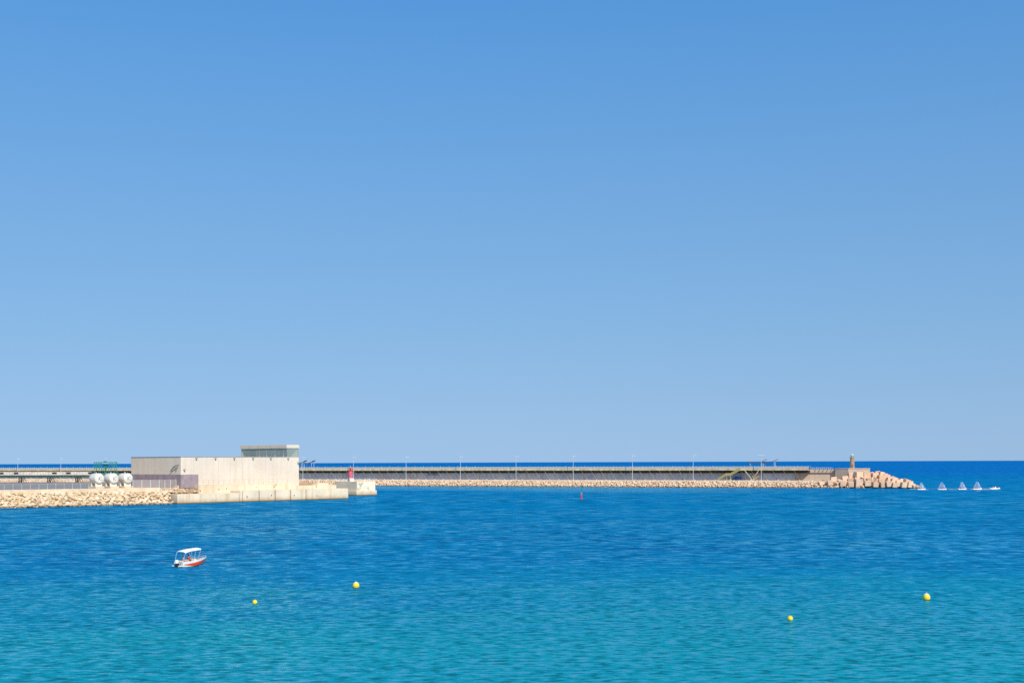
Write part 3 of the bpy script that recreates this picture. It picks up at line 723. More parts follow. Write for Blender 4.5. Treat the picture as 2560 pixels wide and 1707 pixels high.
# ------------------------------------------------------------------ end of the jetty: bastion and lighthouse
def jw_(px, t, z): return J.p(J.s_at(px, t), t, z)
c1, c2, c3 = jw_(2088, 12.5, 0), jw_(2121, 10.0, 0), jw_(2163, 13.5, 0)
c4, c5 = jw_(2175, 24, 0), jw_(2100, 27, 0)
zB = zat(2121, 1170.2, c2)
bs = thing('jetty_bastion', 'angular concrete bastion at the end of the jetty under the stone lighthouse', 'bastion', atz(c2, 0), 0)
ring = [p-c2 for p in (c1, c2, c3, c4, c5)]
m = MB(); m.hull8([atz(p, 0) for p in ring], [atz(p, zB-.35) for p in ring]); m.build('wall', M['bastion'], bs)
cen = sum(ring, Vector())/5
m = MB(); rg2 = [p+(p-cen).normalized()*.15 for p in ring]; m.hull8([atz(p, zB-.35) for p in rg2], [atz(p, zB) for p in rg2]); m.build('coping', M['bastion'], bs)
lt_ = 17.0; lp = jw_(2130.5, lt_, zB); pm_ = lp.y/F
lh = thing('lighthouse', 'small tan stone lighthouse on the bastion at the end of the jetty', 'lighthouse', lp, R(12))
zz = lambda py: zat(2130.5, py, lp)-zB
m = MB(); m.lathe([(1.35, -.3), (1.35, .25), (1.2, .3), (1.12, .5), (1.08, zz(1144.5)), (1.16, zz(1144.2)), (1.2, zz(1143.6)), (1.2, zz(1143.2)), (1.0, zz(1143.1))], None, 8); m.build('shaft', M['stone'], lh)
m = MB(); m.lathe([(1.2, zz(1143.4)), (1.32, zz(1143.2)), (1.32, zz(1142.7)), (.6, zz(1142.6))], None, 16); m.build('gallery', M['lantern'], lh)
m = MB()
for k in range(12):
    a = 2*math.pi*k/12; m.tube((1.25*math.cos(a), 1.25*math.sin(a), zz(1143)), (1.25*math.cos(a), 1.25*math.sin(a), zz(1143)+.85), .03, seg=5)
for k in range(24):
    for dz in (.45, .85):
        a, b = 2*math.pi*k/24, 2*math.pi*(k+1)/24; m.tube((1.25*math.cos(a), 1.25*math.sin(a), zz(1143)+dz), (1.25*math.cos(b), 1.25*math.sin(b), zz(1143)+dz), .03, seg=5)
m.build('gallery_rail', M['lantern'], lh)
m = MB(); m.lathe([(.62, zz(1142.7)), (.62, zz(1140.3)), (.5, zz(1140.3)), (.5, zz(1137.3)), (.6, zz(1137.2))], None, 10); m.build('lantern', M['lantern'], lh)
m = MB(); m.lathe([(.52, zz(1139.9)), (.52, zz(1137.6))], None, 10); m.build('lantern_glass', plain('lantern glass', (.1, .13, .12), .1, spec=.8), lh)
m = MB(); m.lathe([(.75, zz(1137.3)), (.72, zz(1136.6)), (.45, zz(1135.6)), (.1, zz(1135))], None, 14); m.build('dome', M['white'], lh, smooth=True)
m = MB(); m.tube((0, 0, zz(1135.1)), (0, 0, zz(1130.8)), .05, .03, 6); m.build('finial', M['galv'], lh)
m = MB(); m.box((-.3, -1.1, 1.0), (.6, .12, 1.9)); m.build('door', plain('brown door', (.2, .13, .08)), lh)

# ------------------------------------------------------------------ rocks
def rock_verts(r, rnd, flat=.8):
    bm = bmesh.new()
    pts = []
    for k in range(rnd.randint(11, 16)):
        v = Vector((rnd.gauss(0, 1), rnd.gauss(0, 1), rnd.gauss(0, 1))).normalized()
        mx = max(abs(v.x), abs(v.y), abs(v.z)); v = v*(.55+.45/mx*.8)
        v = Vector((v.x*rnd.uniform(.85, 1.05), v.y*rnd.uniform(.8, 1.05), v.z*flat))*r
        pts.append(bm.verts.new(v))
    res = bmesh.ops.convex_hull(bm, input=pts)
    bmesh.ops.delete(bm, geom=[v for v in bm.verts if not v.link_faces], context='VERTS')
    vs = [v.co.copy() for v in bm.verts]; ix = {v: i for i, v in enumerate(bm.verts)}
    fs = [[ix[v] for v in f.verts] for f in bm.faces]; bm.free()
    return vs, fs
rnd = random.Random(3)
protos = []
for k in range(14):
    vs, fs = rock_verts(1.0, rnd, .75); me = bpy.data.meshes.new('boulder'); me.from_pydata(vs, [], fs); me.materials.append(M['rockA'])
    bm = bmesh.new(); bm.from_mesh(me); bmesh.ops.bevel(bm, geom=bm.edges[:], offset=.07, segments=1, affect='EDGES'); bm.to_mesh(me); bm.free()
    protos.append(me)
sA, sB = RV.s_at(-14, 3), RV.s_at(436, 1)
rows = 8; per = 36; nb = 0
for i in range(rows):
    for k in range(per):
        u = (i+.5)/rows; s = sA+(sB-sA)*(k+.5*(i % 2)+rnd.uniform(-.3, .3))/per
        tt = .1+u*6.9+rnd.uniform(-.3, .3); z = -.1+u*4.45+rnd.uniform(-.15, .2)
        q = RV.p(s, tt) - Q.p(0, 0); qs, qt = q.x*Q.u.x+q.y*Q.u.y, q.x*Q.n.x+q.y*Q.n.y
        if qs > -.55 and qt < 6.4: continue
        o = link('boulder', protos[rnd.randrange(14)]); r = rnd.uniform(.62, 1.15)*(1.0 if i else 1.15)
        o.location = RV.p(s, tt, z); o.scale = (r*1.15, r, r*.95); o.rotation_euler = (rnd.uniform(-.5, .5), rnd.uniform(-.5, .5), rnd.uniform(0, 6.3))
        tag(o, 'angular tan boulder in the rubble bank below the white tanks', 'boulder', 'boulders of the bank below the tanks'); nb += 1
# small stones at the corner beside the quay block
sr = MB()
for k in range(90):
    s = Q.s_at(rnd.uniform(424, 500), 6); t = rnd.uniform(2.5, 9.0) if s < 0 else rnd.uniform(tU+.6, 9.5); z = 2.6+(t-3)*.36 if s > 0 else 1.4+(t-2)*.5
    vs, fs = rock_verts(rnd.uniform(.35, .8), rnd); sr.add([Q.p(s, t, z)+v for v in vs], fs)
tag(sr.build('rubble_corner', rock('pale stone', [(.66, .53, .36), (.54, .4, .25), (.72, .6, .44)])), 'loose pale stones behind the low end block of the quay', 'rubble', kind='stuff')
jr = MB(); s = SL
while s < SE+16:
    q = J.p(s, 0); px = 1280+F*q.x/q.y
    if not (440 < px < 735):
        for u in (0.0, .16, .33, .5, .67, .84, 1.0):
            r = rnd.uniform(.5, 1.0); vs, fs = rock_verts(r, rnd)
            c = J.p(s+rnd.uniform(-.6, .6), -.3+u*4.6+rnd.uniform(-.3, .3), -.15+u*2.9+rnd.uniform(-.1, .25)); jr.add([c+v for v in vs], fs)
    s += 1.25
tag(jr.build('rubble_bank', M['rockB']), 'long bank of tan and pinkish rubble along the foot of the jetty', 'rubble', kind='stuff')

# ------------------------------------------------------------------ concrete cubes at the tip
def zpt(x, y): return x/7.35+2000, y/7.356+1110
CUBES = [  # x, y (in an enlarged crop), size, yaw, distance behind the front, tilt
 (375, 735, 95, 30, 2.5, .5, 'w'), (545, 720, 105, 12, 1.5, .1, 'w'), (620, 665, 110, -8, 4.5, .35, 'u'), (690, 745, 100, 20, 1.8, .2, 'w'), (800, 735, 118, -14, 1.2, .12, 'w'),
 (930, 728, 124, 2, 0.6, .03, 'w'), (1075, 712, 132, 10, .8, .04, 'w'), (1240, 730, 122, 16, .8, .03, 'w'), (1380, 740, 116, 12, .8, .04, 'w'), (1520, 748, 112, 14, .9, .06, 'w'),
 (1625, 738, 110, 8, .9, .04, 'w'), (1735, 742, 108, 12, 1.0, .05, 'w'), (1825, 748, 96, -4, 1.6, .05, 'w'), (1905, 742, 112, 24, 1.0, .12, 'w'), (2000, 760, 100, 30, 1.2, .3, 'w'), (2085, 775, 86, 40, 1.6, .4, 'w'), (2150, 790, 60, 20, 2, .3, 'w'),
 (880, 790, 84, 40, .2, .4, 'w'), (1060, 796, 84, 5, -.3, .1, 'w'), (1150, 800, 70, 50, -.2, .4, 'w'),
 (735, 690, 104, 35, 4.5, .3, 'u'), (830, 660, 104, 10, 5.5, .3, 'u'), (940, 585, 124, 18, 7, .06, 'u'), (1075, 580, 140, 16, 6, .04, 'u'), (1230, 590, 124, -6, 7, .12, 'u'), (1370, 590, 120, 9, 7.2, .1, 'u'),
 (1490, 550, 104, 20, 9, .15, 'u'), (1500, 625, 128, 5, 6.2, .08, 'u'), (1590, 605, 110, 16, 7.5, .05, 'u'), (1310, 548, 96, 12, 10, .1, 'u'), (1180, 655, 104, 35, 4.6, .3, 'u'), (1300, 665, 100, -20, 4.4, .3, 'u'),
 (1395, 670, 104, 28, 4.2, .35, 'u'), (1490, 682, 90, 4, 3.8, .2, 'u'), (1640, 665, 104, 20, 5, .25, 'u'), (1745, 655, 92, 42, 6.5, .5, 'u'), (1720, 690, 96, 10, 4, .25, 'u'), (1810, 700, 96, 24, 4, .3, 'u'), (1860, 690, 90, 38, 5.5, .4, 'u'),
 (1960, 705, 92, 20, 4.5, .35, 'u'), (2030, 730, 84, 35, 4, .4, 'u'), (1420, 540, 90, 15, 12, .1, 'u'), (1560, 575, 100, 8, 11, .1, 'u'), (1670, 640, 96, 20, 9, .2, 'u'), (1200, 545, 100, 12, 11, .05, 'u'), (1040, 650, 96, 20, 4.8, .2, 'u'), (940, 655, 96, -12, 4.8, .25, 'u')]
crnd = random.Random(11)
for (x, y, sz, yaw, t, tilt, kind) in CUBES:
    px, py = zpt(x, y); s = J.s_at(px, t); p = J.p(s, t); z = zat(px, py, p); z += crnd.uniform(-.35, .3); a = crnd.uniform(.9, 1.1)*sz/7.35*p.y/F*(.87 if kind == 'w' else .97)
    bm = bmesh.new(); bmesh.ops.create_cube(bm, size=a)
    for v in bm.verts: v.co += Vector([crnd.uniform(-.05, .05)*a for _ in range(3)])
    bmesh.ops.bevel(bm, geom=bm.edges[:], offset=a*.045, segments=2, affect='EDGES', profile=.5)
    me = bpy.data.meshes.new('concrete_cube'); bm.to_mesh(me); bm.free(); me.materials.append(M['cube'])
    o = link('concrete_cube', me); o.location = (p.x, p.y, z); o.rotation_euler = (crnd.uniform(-1, 1)*(tilt+.07), crnd.uniform(-1, 1)*(tilt+.07), J.rot()+R(yaw+14+crnd.uniform(-14, 10)))
    tag(o, 'pinkish concrete cube standing at the waterline of the armour heap at the jetty tip' if kind == 'w' else 'pinkish concrete cube piled high in the armour heap below the lighthouse', 'concrete block', 'cubes at the waterline' if kind == 'w' else 'cubes piled higher')
cm = MB(); mrnd = random.Random(5)
for k in range(420):
    px = mrnd.uniform(2040, 2296); t = mrnd.uniform(2.2, 22); f = max(0, min(1, (2296-px)/120)); hmax = .4+5.6*f*min(1, t/7)
    if px < 2130: hmax = min(hmax, 3.2+min(1, t/7)*1.2)
    z = mrnd.uniform(-.3, 1)*hmax*.72; vs, fs = rock_verts(mrnd.uniform(.8, 1.5), mrnd)
    c = J.p(J.s_at(px, t), t, z); cm.add([c+v for v in vs], fs)
tag(cm.build('rubble_heap', rock('gap-shade core rock', [(.34, .22, .16), (.24, .16, .12), (.42, .3, .22)])), 'rough brown rock filling the heap of cubes at the jetty tip', 'rubble', kind='stuff')  # rock colour darkened to stand for shade in the gaps between cubes

# ------------------------------------------------------------------ beacon and its platform
bc = Wp(892, 1238.6); BQ = Frame(bc, Q.u)
bp_ = thing('beacon_platform', 'stained concrete platform with white painted face under the red beacon', 'platform', bc, BQ.rot())
wx, wy = 10.0, 14.0; zp = 5.75
m = MB(); m.box((wx/2, wy/2, zp/2-.5+1), (wx, wy, zp-1)); m.build('block', concrete('platform concrete', (.88, .67, .46), stain=(.6, .45, .3), streak=.3, patch=.2), bp_, bevel=.08)
m = MB(); m.box((wx/2, wy/2, .5), (wx+.9, wy+.9, 3.0)); m.build('footing', M['quay'], bp_, bevel=.1)
def whitemat():
    m_, t, b = new_mat('old whitewash'); v = noise_tex(t, .3, 4, .6); v2 = noise_tex(t, .7, 3, .55, sc=(1.4, 1.4, .6))
    c = mix(t, ramp(t, v, .56, .62, 0, .85), (.8, .72, .54), (.4, .36, .28)); c = mix(t, ramp(t, v2, .6, .66, 0, .7), c, (.45, .4, .24))
    t.links.new(c, b.inputs['Base Color']); b.inputs['Roughness'].default_value = .9; return m_
m = MB(); m.box((wx/2+.1, -.006, 2.05+(zp-2.25)/2+.05), (wx-.35, .03, zp-2.3)); m.build('whitewash', whitemat(), bp_)
gq = BQ.p(-.2, 7.5, zp+.0)
qx = Vector(((876-1280)/F*gq.y, gq.y, zp-.02))
bk = thing('harbour_beacon', 'red tower of the harbour beacon on a square white base', 'beacon', qx, BQ.rot())
pz = lambda py: zat(876, py, qx)-zp
m = MB(); m.box((0, 0, pz(1195)/2), (2.0, 2.0, pz(1195))); m.build('base', M['white'], bk, bevel=.05)
m = MB(); m.lathe([(1.0, pz(1195)), (1.0, pz(1177)), (1.15, pz(1176)), (.2, pz(1176))], None, 20); m.build('tower', M['signred'], bk, smooth=True)
m = MB(); m.lathe([(1.0, pz(1176.6)), (1.22, pz(1176.3)), (1.22, pz(1175.3)), (.3, pz(1175.3))], None, 20)
for k in range(12):
    a = 2*math.pi*k/12; m.tube((1.15*math.cos(a), 1.15*math.sin(a), pz(1175.4)), (1.15*math.cos(a), 1.15*math.sin(a), pz(1169.6)), .04, seg=5)
for k in range(20):
    a, b = 2*math.pi*k/20, 2*math.pi*(k+1)/20
    for py in (1169.6, 1172.3): m.tube((1.15*math.cos(a), 1.15*math.sin(a), pz(py)), (1.15*math.cos(b), 1.15*math.sin(b), pz(py)), .05, seg=5)
m.build('gallery', M['red'], bk)
m = MB(); m.lathe([(.35, pz(1175.4)), (.35, pz(1171)), (.42, pz(1170.8)), (.1, pz(1169))], None, 12); m.build('lantern', M['red'], bk)
m = MB(); m.tube((0, 0, pz(1169.5)), (0, 0, pz(1162)), .06, .03, 6); m.build('mast', M['white'], bk)
m = MB(); m.box((-1.01, 0, 1.0), (.06, .8, 1.8)); m.build('door', M['coping'], bk)
fence('platform_railing', 'white tubular railing round the edge of the beacon platform', [BQ.p(.3, 13.4, zp), BQ.p(.3, .4, zp), BQ.p(9.6, .4, zp), BQ.p(9.6, 6, zp)], 2.3, 1.1, [M['white']], (1, .55), None, .05, cat='railing')

# ------------------------------------------------------------------ buoys
def buoy(px, py, dia_px, name, label, group, fit):
    p = Wp(px, py); r = dia_px*p.y/F/2
    t = thing(name, label, 'buoy', p, random.uniform(0, 6), group)
    prof = [(r*math.cos(a)*(1 if a < 0 else 1-.04*math.sin(a)), r*.68+r*1.05*math.sin(a)) for a in [-math.pi/2+math.pi*k/18 for k in range(19)]]
    m = MB(); m.lathe(prof, None, 28); m.build('float_body', M['yellow'], t, smooth=True)
    m = MB(); m.lathe([(r*.77, -r*.02), (r*.875, r*.13), (r*.87, r*.14)], None, 28); m.build('weed_band', M['weed'], t)
    if fit:
        m = MB(); m.lathe([(r*.62, r*1.5), (r*.6, r*1.56), (r*.42, r*1.68), (r*.2, r*1.74), (.02, r*1.75)], None, 18)  # white cap paints a sun highlight on the crown; the ring is the eye
        for k in range(8):
            a, b = math.pi*k/8, math.pi*(k+1)/8; m.tube((r*.22*math.cos(a), 0, r*1.8+r*.22*math.sin(a)), (r*.22*math.cos(b), 0, r*1.8+r*.22*math.sin(b)), r*.05, seg=6)
        m.build('eye_and_highlight', M['white'], t, smooth=True)
    return t
buoy(889, 1468.9, 17.0, 'marker_buoy', 'large yellow buoy floating below and right of the little boat', 'yellow buoys', True)
buoy(2315, 1498.9, 18.5, 'marker_buoy', 'large yellow buoy with white eye and painted sun highlight on top, far right', 'yellow buoys', True)
buoy(636, 1508.6, 12.0, 'marker_buoy', 'small yellow buoy left of the larger yellow one below the boat', 'yellow buoys', False)
buoy(1974, 1550.2, 14.0, 'marker_buoy', 'small yellow buoy nearest the viewer, left of the big right-hand one', 'yellow buoys', False)
p = Wp(1453, 1246.0); rbz = lambda py: zat(1453, py, p)
rb2 = thing('channel_buoy', 'small red channel buoy with a pale lattice top off the jetty', 'buoy', p, .4)
m = MB(); m.lathe([(.3, -.6), (.5, -.3), (.52, .12), (.42, .3), (.28, .45)], None, 18); m.build('float_body', M['red'], rb2, smooth=True)
m = MB(); m.lathe([(.32, .45), (.27, rbz(1235.5)), (.1, rbz(1235.2))], None, 12); m.build('tower', M['red'], rb2, smooth=True)
m = MB(); zt_ = rbz(1235.4); zq = rbz(1230.6)
for k in range(4):
    a = math.pi/4+math.pi/2*k; m.tube((.25*math.cos(a), .25*math.sin(a), zt_), (.25*math.cos(a), .25*math.sin(a), zq), .045, seg=6)
m.box((0, 0, zq), (.44, .44, .07)); m.box((0, 0, (zq+zt_)/2), (.4, .4, .05)); m.build('lattice', M['galv'], rb2)
# ------------------------------------------------------------------ people
SKIN = plain('sun tanned skin', (.56, .3, .2), .55, dirt=.05, scale=8)
HAIR = plain('dark brown hair', (.03, .018, .012), .6)
EYE = plain('eye', (.05, .04, .04), .3)
CLOTH = {}
def cloth(name, c):
    if name not in CLOTH: CLOTH[name] = plain(name, c, .85, dirt=.08, scale=5)
    return CLOTH[name]
def blob(caps, voxel, name, mt, parent):
    """caps: (a, ra, b, rb) tapered round limbs merged into one continuous surface"""
    m = MB()
    for a, ra, b, rb in caps:
        a, b = Vector(a), Vector(b); d = b-a; L = max(d.length, 1e-4); q = d.to_track_quat('Z', 'Y').to_matrix().to_4x4()
        prof = [(ra*math.cos(t), -ra*math.sin(t)) for t in (1.5, 1.0, .5, 0)] + [(rb*math.cos(t), L+rb*math.sin(t)) for t in (0, .5, 1.0, 1.5)]
        m.lathe(prof, Matrix.Translation(a) @ q, 10)
    o = m.build(name, mt, parent)
    md = o.modifiers.new('r', 'REMESH'); md.mode = 'VOXEL'; md.voxel_size = voxel
    sm = o.modifiers.new('s', 'SMOOTH'); sm.factor = .5; sm.iterations = 2
    dg = bpy.context.evaluated_depsgraph_get(); me = bpy.data.meshes.new_from_object(o.evaluated_get(dg))
    o.modifiers.clear(); o.data = me; me.name = name
    for p_ in me.polygons: p_.use_smooth = True
    return o
def hand(w, d, side, out, r=1.0):
    """palm and five curled fingers; w wrist, d pointing along the forearm, side towards the thumb"""
    w, d, side = Vector(w), Vector(d).normalized(), Vector(side).normalized(); nrm = d.cross(side).normalized()
    side = nrm.cross(d).normalized(); k = w+d*.085
    for y in (-.026, -.009, .009, .026): out.append((w, .022, k+side*y, .014))
    for y, L in ((.03, .07), (.01, .08), (-.01, .074), (-.03, .058)):
        a = k+side*y; b = a+d*L*.5-nrm*.008; c = b+d*L*.38-nrm*.026; e = c+d*L*.15-nrm*.03
        out += [(a, .0095*r, b, .009*r), (b, .009*r, c, .0082*r), (c, .0082*r, e, .0075*r)]
    a = w+d*.03+side*.03; b = a+d*.03+side*.035-nrm*.01; c = b+d*.03+side*.008-nrm*.015
    out += [(w, .02, a, .013*r), (a, .013*r, b, .011*r), (b, .011*r, c, .009*r)]
def person(label, loc, rz, pose, shirt, pants, voxel=.014, hat=None, hair=HAIR, root=None, group=None, hair_long=False):
    t = thing('person', label, 'person', loc, rz, group)
    P = pose; caps = []
    hp, ch, nk, hd = Vector(P['hip']), Vector(P['chest']), Vector(P['neck']), Vector(P['head'])
    fwd = Vector(P.get('face', (1, 0, 0))).normalized(); lat = Vector((-fwd.y, fwd.x, 0)).normalized()
    for s in (-1, 1): caps += [(hp+Vector((0, s*.085, 0)), .105, (hp+ch)/2+Vector((0, s*.07, 0)), .1), ((hp+ch)/2+Vector((0, s*.07, 0)), .1, ch+Vector((0, s*.085, .02)), .11)]
    caps += [(ch, .12, nk, .06), (nk, .055, hd-Vector((0, 0, .06)), .055), (hd+Vector((0, 0, .025))-fwd*.012, .092, hd-Vector((0, 0, .055))+fwd*.022, .068), (hd+fwd*.085-Vector((0, 0, .005)), .014, hd+fwd*.1-Vector((0, 0, .03)), .018), (hd+fwd*.075-Vector((0, 0, .06))+lat*.018, .012, hd+fwd*.075-Vector((0, 0, .06))-lat*.018, .012)]
    for s in (-1, 1): caps.append((hd+lat*s*.088, .02, hd+lat*s*.09-Vector((0, 0, .03)), .014))
    shc = []; pac = []
    for i, s in enumerate((-1, 1)):
        sh, elb, wr = Vector(P['sh'][i]), Vector(P['el'][i]), Vector(P['wr'][i]); hi_, kn, an = Vector(P['hj'][i]), Vector(P['kn'][i]), Vector(P['an'][i])
        caps += [(ch+Vector((0, s*.1, .08)), .07, sh, .06), (sh, .056, elb, .042), (elb, .042, wr, .028)]
        hand(wr, wr-elb, Vector((.3, -s, .6)), caps, 1.0 if voxel < .012 else 1.25)
        caps += [(hi_, .092, kn, .058), (kn, .056, kn.lerp(an, .35), .056), (kn.lerp(an, .35), .056, an, .038), (an-Vector((.03, 0, .03)), .038, an+Vector((.15, 0, -.05)), .03)]
        shc += [(ch+Vector((0, s*.1, .08)), .082, sh, .072), (sh, .07, sh.lerp(elb, .6), .06)]
        pac += [(hi_, .106, hi_.lerp(kn, P.get('hem', .6)), .088)]
    for s in (-1, 1):
        shc += [(hp+Vector((0, s*.085, .06)), .118, (hp+ch)/2+Vector((0, s*.07, 0)), .112), ((hp+ch)/2+Vector((0, s*.07, 0)), .112, ch+Vector((0, s*.085, .03)), .122)]
        pac += [(hp+Vector((0, s*.085, .05)), .118, hp+Vector((0, s*.085, -.02)), .116)]
    shc.append((ch, .13, nk-Vector((0, 0, .04)), .075))
    body = blob(caps, voxel, 'body', SKIN, t)
    if shirt: blob(shc, max(voxel, .014), 'shirt', shirt, t)
    blob(pac, max(voxel, .014), 'shorts', pants, t)
    hc = [(hd+Vector((0, 0, .05))-fwd*.02, .093, hd-fwd*.05-Vector((0, 0, .02)), .075)]
    if hair_long: hc.append((hd-fwd*.07, .07, hd-fwd*.1-Vector((0, 0, .2)), .05))
    if hat: blob([(hd+Vector((0, 0, .06))-fwd*.01, .1, hd+Vector((0, 0, .055))-fwd*.04, .1), (hd+fwd*.1+Vector((0, 0, .065))+lat*.05, .016, hd+fwd*.1+Vector((0, 0, .065))-lat*.05, .016), (hd+fwd*.05+Vector((0, 0, .065)), .03, hd+fwd*.14+Vector((0, 0, .06)), .018)], max(voxel, .012), 'cap', hat, t)
    blob(hc, max(voxel, .014), 'hair', hair, t)
    for s in (-1, 1):
        m = MB(); e = hd+fwd*.078+lat*s*.032+Vector((0, 0, .008)); m.lathe([(.013*math.cos(a), .013*math.sin(a)) for a in (-1.5, -.75, 0, .75, 1.5)], Matrix.Translation(e), 8); m.build('eye', EYE, t)
    return t
def sit_pose(lean=.0, arm='knees', zs=.0):
    z = .1+zs
    return dict(hip=(0, 0, z), chest=(.03+lean*.5, 0, z+.36), neck=(.03+lean*.8, 0, z+.52), head=(.06+lean, 0, z+.68),
        sh=[(.02+lean*.6, -.2, z+.43), (.02+lean*.6, .2, z+.43)], el=[(.12+lean, -.26, z+.17), (.12+lean, .26, z+.17)],
        wr=[(.36, -.2, z+.13), (.36, .2, z+.13)] if arm == 'knees' else [(.4, -.12, z+.3), (.4, .12, z+.3)],
        hj=[(.02, -.1, z), (.02, .1, z)], kn=[(.44, -.14, z+.02), (.44, .14, z+.02)], an=[(.5, -.14, z-.38), (.5, .14, z-.38)])
def stand_pose(step=.0):
    return dict(hip=(0, 0, .95), chest=(.02, 0, 1.3), neck=(.02, 0, 1.46), head=(.05, 0, 1.62),
        sh=[(0, -.2, 1.37), (0, .2, 1.37)], el=[(-.04-step*.3, -.25, 1.1), (-.02+step*.4, .25, 1.1)], wr=[(.05-step*.3, -.26, .86), (.1+step*.5, .26, .88)],
        hj=[(0, -.1, .92), (0, .1, .92)], kn=[(.04+step*.5, -.1, .5), (.02-step*.2, .1, .5)], an=[(step*.55, -.1, .09), (-step*.75, .1, .1)])

# ------------------------------------------------------------------ little boat
BP = Wp(476.5, 1414.3); BH = R(55)
boat = thing('motorboat', 'small white and red motorboat under a white canopy, with two people aboard', 'boat', BP, BH)
def sec(u):
    k = max(0, (u-.4)/.6)
    xg = -2.05+4.7*u; xc = -2.05+4.35*u; xk = -2.05+4.0*u
    bg_ = .86*(1-k**2.6)+.02; bc_ = .74*(1-k**1.9)+.012
    zg = .66+.36*u**1.7; zc = .03+.42*u**3; zk = -.22+.62*u**5
    return xk, zk, xc, bc_, zc, xg, bg_, zg
def hull_pt(u, wv, side):
    xk, zk, xc, bc_, zc, xg, bg_, zg = sec(u)
    if wv < 0: f = 1+wv; return Vector((xk+(xc-xk)*f, side*bc_*f, zk+(zc-zk)*f**1.3))
    return Vector((xc+(xg-xc)*wv, side*(bc_+(bg_-bc_)*wv**.75), zc+(zg-zc)*wv))
NS, NW = 88, 40
m = MB()
for side in (-1, 1):
    for i in range(NS):
        u0, u1 = i/NS, (i+1)/NS
        for a, b in ((-1, -.5), (-.5, 0)): m.face([hull_pt(u0, a, side), hull_pt(u1, a, side), hull_pt(u1, b, side), hull_pt(u0, b, side)], 1 if u0 > .3 else 0)
        for k in range(NW):
            w0, w1 = k/NW, (k+1)/NW; um, wm = (u0+u1)/2, (w0+w1)/2
            red = wm < .5+.36*um and wm > (.42-um)*1.0 and um > .06
            m.face([hull_pt(u0, w0, side), hull_pt(u1, w0, side), hull_pt(u1, w1, side), hull_pt(u0, w1, side)], 1 if red else 0)
tr = [hull_pt(0, v, -1) for v in (-1, -.5, 0, .25, .5, .75, 1)] + [hull_pt(0, v, 1) for v in (1, .75, .5, .25, 0, -.5)]
m.face(tr, 0)
m.build('hull', [M['gel'], M['boatred']], boat, smooth=True)
m = MB()                                                   # gunwale and inner lining
def inner(u, side, z): xk, zk, xc, bc_, zc, xg, bg_, zg = sec(u); return Vector((xg-.02*u, side*max(.0, min(bg_-.13, (bg_ if z > zc+.35 else bc_)-.1)), z))
for side in (-1, 1):
    for i in range(28):
        u0, u1 = i/44, (i+1)/44
        g0, g1 = hull_pt(u0, 1, side), hull_pt(u1, 1, side); up = Vector((0, 0, .03))
        i0, i1 = inner(u0, side, g0.z+.03), inner(u1, side, g1.z+.03)
        m.face([g0, g1, g1+up, g0+up]); m.face([g0+up, g1+up, i1, i0]); m.face([i0, i1, inner(u1, side, .16), inner(u0, side, .16)])
m.face([inner(0, -1, .16), inner(28/44, -1, .16), inner(28/44, 1, .16), inner(0, 1, .16)])
m.face([inner(28/44, -1, .16), inner(28/44, -1, .85), inner(28/44, 1, .85), inner(28/44, 1, .16)])
m.box((-2.0, 0, .42), (.1, 1.6, .55)); m.build('cockpit', M['gel'], boat)
m = MB(); up = Vector((0, 0, .03))
for i in range(28, 44):
    u0, u1 = i/44, (i+1)/44; a, b, c, d = hull_pt(u0, 1, -1)+up, hull_pt(u1, 1, -1)+up, hull_pt(u1, 1, 1)+up, hull_pt(u0, 1, 1)+up
    h0, h1 = Vector((0, 0, .07)), Vector((0, 0, .07*(1-(i-27)/17)))
    m.face([a, b, (b+c)/2+h1, (a+d)/2+h0]); m.face([(a+d)/2+h0, (b+c)/2+h1, c, d]); m.face([a-up, b-up, b, a]); m.face([d-up, c-up, c, d])
m.build('foredeck', M['gel'], boat, smooth=True)
m = MB(); m.hull8([(.05, -.42, .16), (.6, -.42, .16), (.6, .42, .16), (.05, .42, .16)], [(.2, -.38, .95), (.55, -.38, .9), (.55, .38, .9), (.2, .38, .95)]); con = m.build('console', M['gel'], boat, bevel=.04)
m = MB(); m.hull8([(.58, -.4, .9), (.62, -.4, .9), (.62, .4, .9), (.58, .4, .9)], [(.42, -.34, 1.3), (.45, -.34, 1.3), (.45, .34, 1.3), (.42, .34, 1.3)]); m.build('windscreen', M['clear'], con)
m = MB()
for k in range(18):
    a, b = 2*math.pi*k/18, 2*math.pi*(k+1)/18; f = lambda q: (.02+.06*math.cos(q), .17*math.sin(q), .98+.15*math.cos(q)); m.tube(f(a), f(b), .016, seg=6)
m.tube((.15, 0, .92), (.02, 0, .98), .02, seg=6); m.build('steering_wheel', M['black'], con)
m = MB(); m.box((-.6, 0, .38), (.45, .95, .44)); m.box((-.8, 0, .72), (.1, .95, .36)); m.build('helm_seat', M['vinyl'], boat, bevel=.05)
m = MB(); m.box((-1.6, 0, .36), (.5, 1.35, .4)); m.box((-1.86, 0, .68), (.1, 1.35, .3)); m.build('stern_seat', M['vinyl'], boat, bevel=.05)
